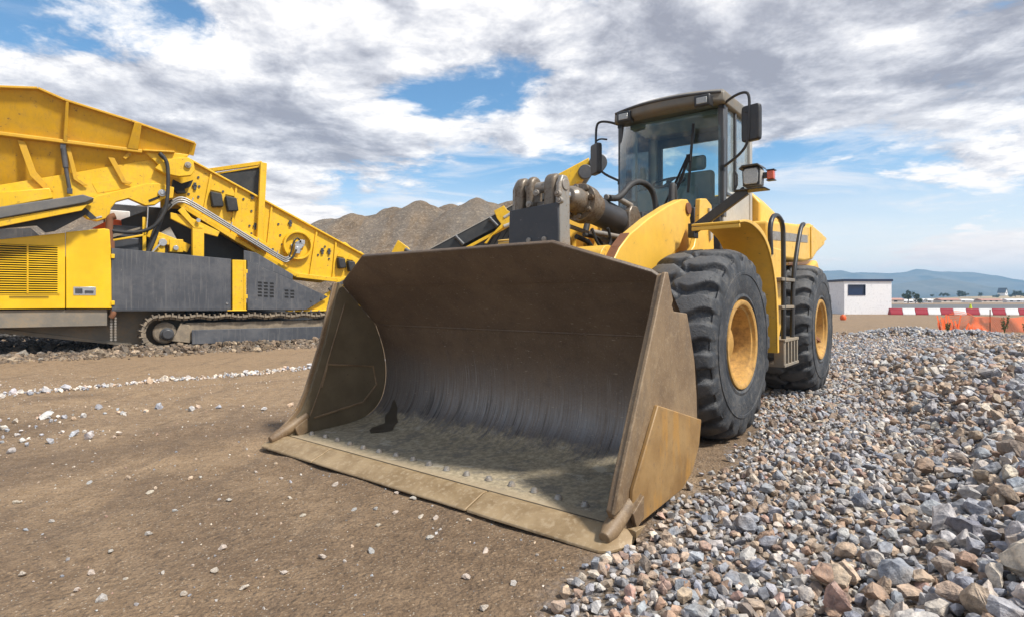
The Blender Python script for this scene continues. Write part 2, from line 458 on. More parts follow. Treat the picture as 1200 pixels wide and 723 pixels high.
# side plates
side = [(2.165, 1.395), (2.10, 1.25), (2.04, 1.175), (1.85, 1.16), (1.79, 1.02), (1.735, .86), (1.70, .64), (1.69, .46), (1.73, .30), (1.83, .17), (1.97, .09), (2.56, .055), (2.70, .07), (2.765, .19), (2.71, .32), (2.30, 1.16), (2.20, 1.385)]
side_l = [(2.155, 1.392)] + [(x + .004, z) for x, z in inner[::-1] if z > .16] + [(1.95, .09), (2.56, .055), (2.78, .07), (2.63, .175), (2.53, .27), (2.46, .41), (2.30, .85)]
for s in (1, -1):
    a, c = (BW, BW + .035) if s > 0 else (-BW - .035, -BW)
    MB().prism(side if s > 0 else side_l, a, c).build('side_plate', M['bucket_outside'] if s > 0 else M['olive_steel'], bucket, bevel=.006 if s > 0 else 0)
    # thickened leading strip outside
    st = [(2.155, 1.398), (2.19, 1.40), (2.335, .86), (2.49, .43), (2.56, .29), (2.66, .195), (2.80, .09), (2.62, .10), (2.46, .27), (2.38, .42), (2.22, .85), (2.10, 1.24)] if s < 0 else [(2.165, 1.40), (2.205, 1.40), (2.71, .34), (2.775, .18), (2.68, .20), (2.60, .36), (2.10, 1.24)]
    y0 = BW + .033 if s > 0 else -BW - .058
    MB().prism(st, y0, y0 + .025).build('side_cutter', M['bucket_outside'], bucket, bevel=.006)
    wp = [(2.30, .66), (1.685, .485), (1.72, .33), (1.83, .185), (1.98, .115), (2.52, .065), (2.60, .16), (2.585, .26)]
    y0 = BW + .034 if s > 0 else -BW - .060
    MB().prism(wp, y0, y0 + .026).build('wear_plate', M['wear_plate'], bucket, bevel=.006)
    # weld patches on the inside of the end wall
    if s < 0:
        MB().tube([(2.34, -BW + .004, .46), (2.28, -BW + .004, .66), (1.78, -BW + .004, .60), (1.74, -BW + .004, .42), (1.90, -BW + .004, .27), (2.42, -BW + .004, .20)], .010, 6).build('weld_seam', M['bucket_outside'], bucket)
        MB().tube([(2.10, -BW + .004, 1.20), (2.24, -BW + .004, .80), (2.36, -BW + .004, .45), (2.46, -BW + .004, .22)], .006, 6).build('weld_seam', M['bucket_outside'], bucket)
    # corner shroud
    cs = MB()
    y = s * (BW + .02)
    cs.tube([(2.47, y, .235), (2.48, y, .23), (2.62, y, .155), (2.76, y, .09), (2.815, y, .072)], [.02, .040, .047, .048, .030], 14)
    for yy in (-1, 1): cs.prism([(2.50, .215), (2.50, .10), (2.58, .06), (2.62, .15)], y + yy * .045 - .012, y + yy * .045 + .012)
    cs.build('corner_shroud', M['bucket_outside'], bucket, bevel=.004)
# cutting edge: three bolted segments
ce = [(2.875, .018), (2.872, .032), (2.735, .084), (2.715, .090), (2.675, .090), (2.675, .022)]
for y0, y1, r0, r1 in ((-1.735, -.897, 1, 0), (-.885, .708, 0, 0), (.720, 1.70, 0, 1)):
    c = MB(); vs = []; N = len(ce)
    yl = [y0, y0 + .05, y0 + .10] + [y0 + .1 + (y1 - y0 - .2) * i / 10 for i in range(1, 10)] + [y1 - .1, y1 - .05, y1]
    for y in yl:
        d0 = (y - y0) if r0 else 9; d1 = (y1 - y) if r1 else 9
        d = min(d0, d1)
        pull = .16 * (1 - min(1, d / .10)) ** 2 if d < .1 else 0
        wob = .0015 * math.sin(y * 9.0) + .001 * math.sin(y * 23)
        for i, (x, z) in enumerate(ce):
            vs.append((x - (pull if i < 4 else 0) + (wob if i < 3 else 0), y, z))
    fs = [tuple(range(N)), tuple(range(len(vs) - 1, len(vs) - N - 1, -1))]
    for k in range(len(yl) - 1):
        for i in range(N): fs.append((k * N + i, k * N + (i + 1) % N, (k + 1) * N + (i + 1) % N, (k + 1) * N + i))
    c.add(vs, fs); c.build('cutting_edge', M['cutting_edge'], bucket, bevel=.005)
MB().box(2.655, 2.676, -1.56, 1.56, .06, .0865).build('edge_seam', M['wet_mud'], bucket)
bolt0 = MB().cyl((0, 0, 0), (0, 0, .018), .026, 14, .019).cyl((0, 0, .018), (0, 0, .026), .018, 6, .014).build('edge_bolt', M['worn_steel'], bucket)
bm_ = bolt0.data
first = True
for i in range(17):
    y = -1.48 + i * .185
    o = bolt0 if first else bolt0.copy()
    if not first: COL.objects.link(o)
    first = False
    o.parent = bucket; o.location = (2.50 + .012 * math.sin(i * 5.1), y, .083); o.rotation_euler.z = i * .7
for pts in ([(2.18, -1.10), (2.04, -1.24), (1.92, -1.22), (1.80, -1.36), (1.66, -1.40), (1.72, -1.30), (1.86, -1.12), (2.02, -1.0)],):
    mp = MB()
    zf = lambda x: float(np.interp(x, [p[0] for p in curve[::-1] if p[1] < .3], [p[1] for p in curve[::-1] if p[1] < .3]))
    bmw = bmesh.new(); fv = [bmw.verts.new((x, y, 0)) for x, y in pts]; bmw.faces.new(fv)
    bmesh.ops.triangulate(bmw, faces=bmw.faces[:]); bmesh.ops.subdivide_edges(bmw, edges=bmw.edges[:], cuts=3, use_grid_fill=True)
    bmw.verts.index_update()
    mp.add([(w_.co.x + .02 * mnoise.noise((w_.co.x * 9, w_.co.y * 9, 0)), w_.co.y + .03 * mnoise.noise((w_.co.x * 9, w_.co.y * 9, 5)), zf(w_.co.x) + .006) for w_ in bmw.verts], [[w_.index for w_ in f_.verts] for f_ in bmw.faces]); bmw.free()
    mp.build('mud_stain', M['wet_mud'], bucket)
# hinge brackets behind the bucket
for y in (-.70, -.52, .52, .70):
    MB().prism([(1.62, .28), (1.545, .45), (1.56, .70), (1.40, .62), (1.30, .42), (1.38, .28)], y - .025, y + .025).build('hinge_bracket', M['muddy_steel'], bucket, bevel=.006)

# ---- lift arms
arm = [(-.50, 2.265), (-.36, 2.25), (-.05, 2.15), (.35, 1.99), (.72, 1.81), (.90, 1.68), (1.03, 1.54), (1.20, 1.25), (1.46, .66), (1.47, .42), (1.36, .34), (1.24, .48),
       (.98, 1.00), (.72, 1.26), (.30, 1.42), (.02, 1.60), (-.30, 1.76), (-.46, 1.95), (-.58, 2.10), (-.58, 2.21)]
top_rim = [(-.44, 2.262), (-.05, 2.155), (.35, 1.995), (.72, 1.815), (.90, 1.685), (1.03, 1.545), (1.22, 1.255)]
for s in (1, -1):
    a = MB().prism(arm, s * .60 - .05, s * .60 + .05).build('lift_arm', M['loader_yellow'], LO, rz=FR, bevel=.012)
    r = MB()
    for p, q in zip(top_rim[3:-1], top_rim[4:]): r.bar((p[0], s * .60, p[1] + .002), (q[0], s * .60, q[1] + .002), .085, .010)
    r.build('arm_flange', M['rust'], a, bevel=.003)
    MB().cyl((-.50, s * .60 - .068, 2.17), (-.50, s * .60 + .068, 2.17), .06, 24).build('pivot_pin', M['rust'], a, bevel=.004)
    MB().cyl((1.385, s * .60 - .09, .47), (1.385, s * .60 + .09, .47), .06, 24).build('pivot_pin', M['worn_steel'], a, bevel=.004)
MB().cyl((.93, -.56, 1.56), (.93, .56, 1.56), .145, 32).prism([(.78, 1.48), (.78, 1.72), (1.1, 1.68), (1.12, 1.46)], -.24, -.16).prism([(.78, 1.48), (.78, 1.72), (1.1, 1.68), (1.12, 1.46)], .16, .24).build('cross_tube', M['loader_yellow'], LO, rz=FR, bevel=.006)

MB().prism([(.15, 1.50), (.18, 1.86), (.32, 2.0), (.50, 2.02), (.66, 1.92), (.82, 1.72), (.95, 1.42), (.7, 1.30), (.4, 1.32)], -.40, -.30).build('crank_support', M['loader_yellow'], LO, rz=FR, bevel=.03, seg=3)

# ---- bell crank between the arms, with its bolted guard plate
bc = [(1.09, 2.24), (1.13, 2.30), (1.20, 2.30), (1.245, 2.22), (1.248, 2.06), (1.24, 1.75), (1.20, 1.35), (1.22, .95), (1.14, .84), (1.02, .90), (1.02, 1.25), (1.07, 1.55), (1.09, 1.9)]
crank = MB()
crank.prism(bc, .225, .275).prism(bc, -.245, -.17)
crank.box(1.06, 1.17, -.17, .222, 1.0, 2.1)
crank = crank.build('bell_crank', M['worn_steel'], LO, rz=FR, bevel=.014)
# rounded worn ears at the top
for y0, y1 in ((.10, .215), (-.225, -.125), (-.095, -.02)):
    e = MB()
    ear = [(1.165 + .085 * math.cos(t), 2.235 + .09 * math.sin(t)) for t in [math.pi * k / 10 for k in range(11)]] + [(1.07, 1.98), (1.255, 1.98)]
    e.prism(ear, y0, y1)
    e.build('crank_ear', M['greasy_steel'], crank, bevel=.03, seg=4)
for y, z in ((.04, 2.16), (-.04, 2.07), (.265, 2.13), (.285, 2.07)):
    MB().cyl((1.24, y, z), (1.275, y, z), .028, 14).cyl((1.275, y, z), (1.283, y, z), .014, 10).build('bolt', M['worn_steel'], crank, bevel=.003)
MB().cyl((1.165, -.26, 2.22), (1.165, .285, 2.22), .05, 20).build('pivot_pin', M['worn_steel'], crank, bevel=.004)
gpl = MB().prism([(-.25, 2.03), (.275, 2.055), (.28, 1.72), (.25, 1.64), (-.24, 1.64), (-.26, 1.75)], 1.252, 1.275, ax='x').build('guard_plate', M['dark_plate'], crank, bevel=.004)
for y in (-.03, .135): MB().cyl((1.275, y, 1.755), (1.292, y, 1.755), .026, 16, .02).build('bolt', M['worn_steel'], gpl, bevel=.003)
# link down to the bucket
MB().prism([(1.02, .98), (1.14, .92), (1.44, .72), (1.48, .60), (1.40, .56), (1.0, .84)], -.09, .09).build('bucket_link', M['muddy_steel'], LO, rz=FR, bevel=.01)

# ---- tilt cylinder
A = Vector((1.165, .03, 2.25)); B = Vector((-.74, .0, 1.99)); d = (B - A).normalized()
cyl = MB().cyl(A + d * 1.38, A + d * 1.55, .09, 20).cyl(A + d * .80, A + d * 1.40, .142, 36).build('tilt_cylinder', M['cab_dark'], LO, rz=FR, bevel=.01)
MB().cyl(A + d * .10, A + d * .60, .058, 24).build('piston_rod', M['chrome'], cyl)
MB().tube([A + d * t_ for t_ in (.40, .44, .46, .60, .605, .72, .725, .84, .85)], [.08, .112, .118, .125, .185, .185, .160, .156, .144], 32).build('gland', M['greasy_steel'], cyl, bevel=.012)
side_v = d.cross(Vector((0, 0, 1))).normalized(); upv = side_v.cross(d)
for k in range(8):
    a = k * math.pi / 4 + .2
    c = A + d * .60 + (side_v * math.cos(a) + upv * math.sin(a)) * .150
    MB().cyl(c, c - d * .035, .026, 10).cyl(c - d * .035, c - d * .04, .013, 8).build('gland_bolt', M['greasy_steel'], cyl, bevel=.003)
MB().prism([(-.16, 2.15), (-.22, 2.22), (-.34, 2.22), (-.44, 2.10), (-.46, 1.4), (-.14, 1.4)], -.17, -.09).prism([(-.16, 2.15), (-.22, 2.22), (-.34, 2.22), (-.44, 2.10), (-.46, 1.4), (-.14, 1.4)], .09, .17).build('cylinder_bracket', M['greasy_steel'], LO, rz=FR, bevel=.015)
# steel pipes along the cylinder
MB().tube([A + d * .95 + Vector((0, .10, .13)), A + d * 1.15 + Vector((0, .12, .17)), A + d * 1.45 + Vector((0, .12, .17))], .028, 10).tube([(.55, .15, 1.88), (.1, .2, 1.86), (-.45, .2, 1.80)], .026, 10).tube([(.55, -.1, 1.95), (.1, -.1, 1.90), (-.3, -.1, 1.84)], .022, 10).build('hydraulic_pipe', M['worn_steel'], LO, rz=FR)
# hoses
MB().tube([(.20, .14, 2.24), (.02, .15, 2.26), (-.22, .16, 2.46), (-.48, .18, 2.50), (-.66, .2, 2.40), (-.68, .22, 2.15), (-.62, .24, 1.9), (-.55, .25, 1.6)], .032, 10, smooth=3).build('hydraulic_hose', M['rubber'], LO, rz=FR)
MB().tube([(-.55, .42, 1.7), (-.66, .40, 2.2), (-.72, .38, 2.50), (-.78, .38, 2.44), (-.82, .38, 1.8)], .034, 10, smooth=3).build('hydraulic_hose', M['rubber'], LO, rz=FR)
MB().tube([(-.05, -.30, 1.95), (-.2, -.32, 2.25), (-.5, -.34, 2.30), (-.7, -.34, 1.9)], .034, 10, smooth=3).build('hydraulic_hose', M['rubber'], LO, rz=FR)
MB().tube([(.62, .20, 1.90), (.55, .22, 1.75), (.42, .24, 1.70), (.33, .24, 1.80), (.40, .24, 1.92)], .014, 8, smooth=2).build('hydraulic_hose', M['rubber'], LO, rz=FR)
MB().tube([(.60, .1, 1.85), (.30, .1, 1.84), (.2, .1, 1.6), (.2, .1, 1.2)], .02, 8, smooth=2).tube([(.50, -.05, 1.85), (.18, -.05, 1.8), (.05, -.05, 1.2)], .026, 8, smooth=2).build('hydraulic_hose', M['rubber'], LO, rz=FR)

# ---- front frame: the towers that carry the arms
tw = [(-.62, 2.28), (-.78, 2.30), (-.92, 2.25), (-.97, 2.05), (-1.02, 1.3), (-1.1, .75), (.35, .55), (.30, .95), (-.05, 1.30), (-.20, 1.62), (-.46, 1.78), (-.60, 2.05)]
for s in (1, -1):
    f_ = MB().prism(tw, s * .71 - .03, s * .71 + .03).prism([(p[0], p[1] - .02) for p in tw], s * .46 - .03, s * .46 + .03).build('frame_tower', M['loader_yellow'], LO, rz=FR, bevel=.012)
    MB().prism([(-.80, 2.20), (-.86, 2.2), (-.90, 1.9), (-.84, 1.86)], s * .742, s * .742 + .02).build('tower_slot', M['cab_grey'], f_)
ff = MB().box(-1.05, .30, -.44, .44, .55, 1.15)
ff.box(-.95, -.80, -.44, .44, 1.15, 1.75).box(-.30, .12, -.40, .40, 1.15, 1.32)
ff.build('front_frame', M['loader_yellow'], LO, rz=FR, bevel=.015)
md = MB().box(-.20, .02, -.28, -.05, 1.32, 1.55).box(-.62, -.40, -.26, -.06, 1.15, 1.70).box(-.55, -.25, .18, .40, 1.15, 1.62).box(-.1, .1, .05, .3, 1.32, 1.44)
md.build('valve_block', M['worn_steel'], LO, rz=FR, bevel=.012)
MB().box(.02, .10, -.35, .30, 1.60, 1.66).box(-.1, .0, .28, .36, 1.3, 1.9).box(-.12, -.02, -.40, -.30, 1.3, 1.9).build('frame_brace', M['loader_yellow'], LO, rz=FR, bevel=.008)
hd = MB()
for k in range(5):
    y = -.26 + .1 * k
    hd.tube([(-.86, y, 1.75), (-.92, y, 2.05 + .05 * (k % 2)), (-1.05, y + .03, 2.22), (-1.25, y + .03, 2.15), (-1.35, y, 1.8)], .024, 8, smooth=2)
hd.build('hose_bundle', M['rubber'], LO, rz=FR)
bx = MB()
for x, y, z, w, h in ((-.98, .30, 2.22, .12, .16), (-1.05, .12, 2.18, .10, .2), (-1.12, .44, 2.2, .10, .14), (-1.02, -.15, 2.15, .12, .22)): bx.box(x - w / 2, x + w / 2, y - w / 2, y + w / 2, z - .4, z + h / 2)
bx.build('valve_cover', M['cab_dark'], LO, rz=FR, bevel=.01)

# ---- axles, rear frame, belly
MB().cyl((0, -1.0, .845), (0, 1.0, .845), .20, 24).lathe([(0, -.3), (.30, -.26), (.36, 0), (.30, .26), (0, .3)], (0, 0, .845), 'x', 24).build('axle', M['muddy_steel'], LO, rz=FR)
MB().cyl((-3.29, -1.0, .845), (-3.29, 1.0, .845), .20, 24).lathe([(0, -.3), (.30, -.26), (.36, 0), (.30, .26), (0, .3)], (-3.29, 0, .845), 'x', 24).build('axle', M['muddy_steel'], LO)
MB().box(-4.5, -1.35, -.46, .46, .62, 1.7).box(-1.6, -1.0, -.25, .25, .6, .85).build('rear_frame', M['cab_dark'], LO, bevel=.02)
MB().prism([(-4.30, .75), (-4.30, 1.75), (-4.75, 1.85), (-4.95, 1.7), (-4.95, .95), (-4.75, .75)], -1.05, 1.05).build('counterweight', M['loader_yellow'], LO, bevel=.05, seg=3)

# ---- cab
CF, CR_, CW = -1.52, -2.58, .65
cab = MB()
cab.box(CR_ - .03, CF, -CW, CW, 1.70, 1.80)                                   # floor
cab.prism([(CF + .01, 1.75), (CF + .01, 2.34), (CF - .05, 2.36), (CF - .05, 1.75)], -CW, CW)
for s in (1, -1):
    cab.box(CF - .10, CF, s * CW - .035, s * CW + .035, 2.2, 3.52)               # front pillars
cab = cab.build('cab', M['cab_dark'], LO, bevel=.012)
for s in (1, -1):
    MB().box(CR_ - .02, CR_ + .07, s * CW - .045, s * CW + .045, 1.9, 3.53).box(CF - .47, CF - .43, s * CW - .02, s * CW + .02, 2.5, 3.5).build('rear_pillar', M['cab_grey'], cab, bevel=.012)
    MB().prism([(CF - .02, 1.74), (CR_ + .02, 1.74), (CR_ + .02, 2.62), (CF - .32, 2.53), (CF - .02, 2.40)], s * CW - .028, s * CW + .028).build('lower_panel', M['cab_grey'], cab, bevel=.012)
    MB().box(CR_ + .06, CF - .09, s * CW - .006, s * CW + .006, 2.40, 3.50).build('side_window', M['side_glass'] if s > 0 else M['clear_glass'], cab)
    MB().box(CF - .46, CF - .09, s * (CW + .026) - .012, s * (CW + .026) + .012, 2.46, 2.50).box(CF - .13, CF - .09, s * (CW + .026) - .012, s * (CW + .026) + .012, 2.46, 3.5).box(CF - .46, CF - .42, s * (CW + .026) - .012, s * (CW + .026) + .012, 2.46, 3.5).build('door_frame', M['cab_dark'], cab, bevel=.006)
    MB().tube([(CF - .40, s * (CW + .03), 2.56), (CF - .40, s * (CW + .06), 2.62), (CF - .40, s * (CW + .06), 2.74), (CF - .40, s * (CW + .03), 2.8)], .012, 8).build('door_handle', M['black_metal'], cab)
# bowed windscreen
vs = []; fs = []; N = 14
for j, (z, back) in enumerate(((2.25, 0), (2.7, .0), (3.2, .015), (3.53, .05))):
    for k in range(N + 1):
        y = -CW + 2 * CW * k / N
        vs.append((CF + .02 + .055 * (1 - (abs(y) / CW) ** 2) - back, y, z))
for j in range(3):
    for k in range(N): fs.append((j * (N + 1) + k, j * (N + 1) + k + 1, (j + 1) * (N + 1) + k + 1, (j + 1) * (N + 1) + k))
MB().add(vs, fs).build('windscreen', M['cab_glass'], cab)
MB().box(CR_ - .012, CR_, -.56, .56, 2.62, 3.40).build('rear_window', M['clear_glass'], cab)
MB().box(CR_ - .03, CR_ + .02, -CW, CW, 1.8, 2.62).box(CR_ - .03, CR_ + .02, -CW, -.54, 2.62, 3.5).box(CR_ - .03, CR_ + .02, .54, CW, 2.62, 3.5).box(CR_ - .03, CR_ + .02, -CW, CW, 3.38, 3.5).build('rear_wall', M['cab_dark'], cab, bevel=.008)
# roof with bowed visor
def roof_out(f, z):
    pts = []
    for k in range(13):
        y = -.71 + 1.42 * k / 12
        pts.append((CF + f + .17 * (1 - (abs(y) / .71) ** 2.2), y, z))
    return pts + [(CR_ - .07, .71, z), (CR_ - .07, -.71, z)]
rings = [roof_out(.03, 3.505), roof_out(.06, 3.53), roof_out(.05, 3.64), roof_out(-.03, 3.70)]
vs = []
for i, rg in enumerate(rings):
    for x, y, z in rg:
        k = 1 if i < 3 else .93
        vs.append((x if i < 3 else (x + 2.05) * .95 - 2.05, y * k, z))
n = len(rings[0]); fs = []
for i in range(3):
    for k in range(n): fs.append((i * n + k, i * n + (k + 1) % n, (i + 1) * n + (k + 1) % n, (i + 1) * n + k))
fs += [tuple(range(n)), tuple(range(4 * n - 1, 3 * n - 1, -1))]
MB().add(vs, fs).build('roof', M['cab_roof'], cab, bevel=.02, seg=3)
MB().tube([(CF + .03 + .17 * (1 - (abs(y) / .71) ** 2.2) + .025, y, 3.63) for y in [-.68 + .113 * k for k in range(13)]], .016, 8).build('roof_trim', M['cab_dark'], cab)
MB().box(CF - .6, CF - .1, -.58, .58, 3.44, 3.50).build('headliner', M['interior'], cab, bevel=.01)
for s in (1, -1):
    wl = MB().box(CF + .08, CF + .21, s * .50 - .095, s * .50 + .095, 3.46, 3.60).build('work_light', M['black_metal'], cab, bevel=.02)
    MB().box(CF + .208, CF + .218, s * .50 - .062, s * .50 + .062, 3.492, 3.565).build('lamp_lens', M['lamp_glass'], wl if False else cab, bevel=.01)
# inside the cab
MB().box(-2.42, -1.95, -.25, .27, 2.22, 2.36).box(-2.48, -2.34, -.24, .26, 2.3, 2.95).box(-2.47, -2.37, -.13, .15, 2.97, 3.17).build('seat', M['seat_cloth'], cab, bevel=.05, seg=3)
MB().lathe([(.20 + .016 * math.cos(t), .016 * math.sin(t)) for t in [2 * math.pi * k / 8 for k in range(8)]], (0, 0, 0), 'z', 32, closed=True).box(-.2, .2, -.015, .015, -.012, .008).cyl((0, 0, -.45), (0, 0, .02), .035, 14).build('steering_wheel', M['black_metal'], cab).location = (-1.83, -.12, 2.74)
MB.last.rotation_euler = (0, R(25), 0)
MB().prism([(-1.58, 2.25), (-1.60, 2.62), (-1.74, 2.66), (-1.84, 2.30)], -.46, .30).box(-2.5, -2.0, .33, .52, 2.2, 2.52).box(-2.5, -1.95, -.56, -.36, 2.2, 2.6).box(-2.0, -1.9, -.57, -.5, 2.6, 3.0).build('console', M['interior'], cab, bevel=.03)
# wiper
wp = MB().tube([(CF + .20, .02, 2.20), (CF + .17, .22, 2.62), (CF + .165, .33, 2.90)], .018, 8).tube([(CF + .21, -.04, 2.20), (CF + .18, .18, 2.64), (CF + .175, .32, 2.92)], .014, 8).cyl((CF + .13, 0, 2.20), (CF + .24, 0, 2.20), .05, 12)
wp.bar((CF + .15, .315, 2.50), (CF + .125, .37, 3.30), .042, .03).box(CF + .13, CF + .18, .305, .355, 2.86, 2.94)
wp.build('wiper', M['dark_inside'], cab)
# mirrors on long bowed arms
for s in (1, -1):
    mr = MB().prism([(.11 * math.copysign(min(1, abs(math.cos(t)) * 1.35), math.cos(t)), .205 * math.copysign(min(1, abs(math.sin(t)) * 1.35), math.sin(t))) for t in [2 * math.pi * k / 24 for k in range(24)]], -.035, .04, ax='y')
    mr = mr.build('mirror', M['black_metal'], LO, bevel=.02, seg=3)
    mr.location = (CF + .02, s * 1.0, 3.22 if s > 0 else 3.10); mr.rotation_euler = (0, 0, R(76) if s > 0 else R(56))
    MB().prism([(-.085, -.17), (.085, -.17), (.085, .17), (-.085, .17)], s * .0 + (.041 if s < 0 else .041), .045).build('mirror_glass', M['chrome'], mr)
    MB().tube([(CF - .02, s * .66, 3.50), (CF + .03, s * .80, 3.56), (CF + .04, s * .93, 3.585), (CF + .04, s * .985, 3.54), (CF + .05, s * .985, 3.3), (CF + .05, s * .98, 3.03), (CF + .03, s * .90, 2.90), (CF - .02, s * .66, 2.77)], .016, 8, smooth=2).tube([(CF + .05, s * .985, 3.33), (CF + .03, s * .93, 3.36), (CF - .06, s * .88, 3.36)], .012, 8, smooth=1).box(CF - .05, CF + .0, s * .66 - .03, s * .66 + .03, 3.46, 3.53).box(CF - .05, CF + .0, s * .66 - .03, s * .66 + .03, 2.73, 2.80).build('mirror_arm', M['black_metal'], LO)

# ---- hood and rear body
hood = MB()
sec = lambda w, zt: [(-w, 1.70), (-w, zt - .16), (-w + .13, zt), (w - .13, zt), (w, zt - .16), (w, 1.70)]
st = [(-2.66, .78, 2.66), (-3.2, .78, 2.61), (-3.75, .77, 2.54), (-4.25, .74, 2.45), (-4.62, .66, 2.28)]
vs = []
for x, w, zt in st: vs += [(x, y, z) for y, z in sec(w, zt)]
fs = [tuple(range(6)), tuple(range(len(vs) - 1, len(vs) - 7, -1))]
for i in range(len(st) - 1):
    for k in range(6): fs.append((i * 6 + k, i * 6 + (k + 1) % 6, (i + 1) * 6 + (k + 1) % 6, (i + 1) * 6 + k))
hood = hood.add(vs, fs).build('hood', M['loader_yellow'], LO, bevel=.03, seg=3)
for s in (1, -1):
    MB().prism([(-3.55, 2.42), (-3.85, 2.38), (-3.85, 2.32), (-3.55, 2.34)], s * .775, s * .775 + s * .008).build('air_slot', M['dark_inside'], hood)
    bx = [(-1.62, 2.13), (-3.72, 2.27), (-3.80, 2.31), (-4.60, 2.24), (-4.80, 2.16), (-4.72, 2.06), (-4.20, 1.92), (-3.9, 1.80), (-3.4, 1.75), (-1.62, 1.72)]
    sb = MB().prism(bx, s * .66, s * 1.15).build('side_box', M['loader_yellow'], LO, bevel=.035, seg=3)
    MB().prism([(-4.58, 2.235), (-4.98, 2.20), (-4.99, 2.17), (-4.70, 2.10)], s * 1.0, s * 1.13).build('tail_lip', M['loader_yellow'], sb, bevel=.008)
    MB().prism([(-1.75, 2.02), (-3.55, 2.12), (-3.55, 2.02), (-1.75, 1.92)], s * 1.152, s * 1.156).build('side_stripe', M['worn_steel'], sb)
    MB().prism([(-3.74, 2.26), (-3.86, 2.29), (-3.86, 1.86), (-3.74, 1.82)], s * 1.152, s * 1.165).build('panel_rib', M['loader_yellow'], sb, bevel=.006)
    MB().prism([(-1.04, .70), (-1.04, 1.80), (-1.62, 1.80), (-1.62, .95), (-1.45, .70)], s * .85, s * 1.29).build('step_tank', M['loader_yellow'], LO, bevel=.02)

# ---- front fenders
for s in (1, -1):
    path = [(.12, 1.905), (-.02, 1.925), (-.20, 1.92), (-.42, 1.875), (-.62, 1.79), (-.80, 1.62), (-.92, 1.40), (-.98, 1.1), (-1.0, .70)]
    path = catmull(path, 4)
    o_ = [(x, z) for x, z in path]; i_ = offset_poly(path, .02)
    fd = MB().prism(o_ + i_[::-1], min(s * .95, s * 1.385), max(s * .95, s * 1.385)).box(.10, .12, min(s * .95, s * 1.385), max(s * .95, s * 1.385), 1.865, 1.90)
    o2 = [(a[0] + (b_[0] - a[0]) * smooth01(3, 13, i), a[1] + (b_[1] - a[1]) * smooth01(3, 13, i)) for i, (a, b_) in enumerate(zip(offset_poly(path, .021), offset_poly(path, .05)))]
    fd.prism(o_ + o2[::-1], s * 1.365, s * 1.388)
    fd.build('fender', M['loader_yellow'], LO, rz=FR, bevel=.005)
# ---- head lamps on their slanted brackets
for s in (1, -1):
    bar = MB().bar((-.28, s * .80, 1.92), (-.40, s * 1.27, 2.27), .085, .085).box(-.34, -.22, s * .80 - .03, s * .80 + .03, 1.84, 1.98).box(-.5, -.32, s * 1.2 - .02, s * 1.46, 2.262, 2.276) if s > 0 else MB().bar((-.28, s * .80, 1.92), (-.40, s * 1.27, 2.27), .085, .085).box(-.34, -.22, s * .80 - .03, s * .80 + .03, 1.84, 1.98).box(-.5, -.32, -1.46, -1.18, 2.262, 2.276)
    bar.build('lamp_bracket', M['black_metal'], LO, rz=FR, bevel=.006)
    k = .70; zc = 2.385
    def lp(pts): return [(a * k, zc + (b - 2.395) * .80) for a, b in pts]
    hl = MB().prism(lp([(-.115, 2.285), (-.125, 2.46), (-.10, 2.51), (.10, 2.51), (.125, 2.46), (.115, 2.285)]), -.46, -.345, ax='x').build('headlamp', M['cab_grey'], LO, rz=FR, bevel=.012)
    hl.location = Matrix.Rotation(FR, 3, 'Z') @ Vector((0, s * 1.335, 0))
    MB().prism(lp([(-.108, 2.292), (-.116, 2.46), (-.095, 2.503), (.095, 2.503), (.116, 2.46), (.108, 2.292)]), -.346, -.330, ax='x').build('lamp_rim', M['black_metal'], hl, bevel=.006)
    MB().prism(lp([(-.075, 2.305), (-.093, 2.33), (-.096, 2.455), (-.075, 2.487), (.075, 2.487), (.096, 2.455), (.093, 2.33), (.075, 2.305)]), -.331, -.322, ax='x').build('lamp_lens', M['lamp_glass'], hl, bevel=.006)
    MB().prism(lp([(-.14, 2.50), (-.10, 2.53), (.10, 2.53), (.14, 2.50), (.14, 2.48), (.09, 2.512), (-.09, 2.512), (-.14, 2.48)]), -.46, -.29, ax='x').build('lamp_hood', M['cab_dark'], hl, bevel=.004)
    MB().box(-.45, -.40, min(s * .08, s * .13), max(s * .08, s * .13), 2.37, 2.42).box(-.46, -.38, s * .155 - .036, s * .155 + .036, 2.432, 2.440).box(-.46, -.38, s * .155 - .036, s * .155 + .036, 2.34, 2.347).build('indicator_mount', M['black_metal'], hl)
    MB().box(-.45, -.385, s * .155 - .030, s * .155 + .030, 2.348, 2.431).build('indicator', M['amber_lens'], hl, bevel=.008)

# ---- ladder and handrails
for s in (1, -1):
    y = s * 1.40
    MB().tube([(-.76, y, 1.68), (-.75, y, 1.76), (-.72, y, 1.95), (-.82, y, 2.07), (-1.02, y, 2.10), (-1.20, y, 2.04), (-1.24, y, 1.9), (-1.24, y, .62)], .024, 10, smooth=3).build('handrail', M['black_metal'], LO)
    MB().tube([(-2.35, s * 1.33, 2.10), (-2.20, y, 2.13), (-2.02, y, 2.09), (-1.80, y, 1.75), (-1.64, y, 1.45), (-1.60, y, .62)], .024, 10, smooth=3).build('handrail', M['black_metal'], LO)
    ld = MB()
    ya, yb = (1.30, 1.42) if s > 0 else (-1.42, -1.30)
    for z in (1.16, 1.45): ld.box(-1.66, -1.12, ya, yb, z - .018, z + .018)
    ld = ld.build('ladder', M['muddy_steel'], LO, bevel=.005)
    st = MB().box(-1.74, -1.14, ya - .08, yb + .02, .80, .83).box(-1.74, -1.14, ya - .08, yb + .02, .54, .57)
    for x in (-1.72, -1.16): st.box(x - .02, x + .02, ya + .03, yb + .01, .56, .82)
    for k in range(5): st.box(-1.72 + k * .13, -1.68 + k * .13, yb - .01, yb + .015, .56, .82)
    st.build('bottom_step', M['muddy_steel'], ld, bevel=.004)

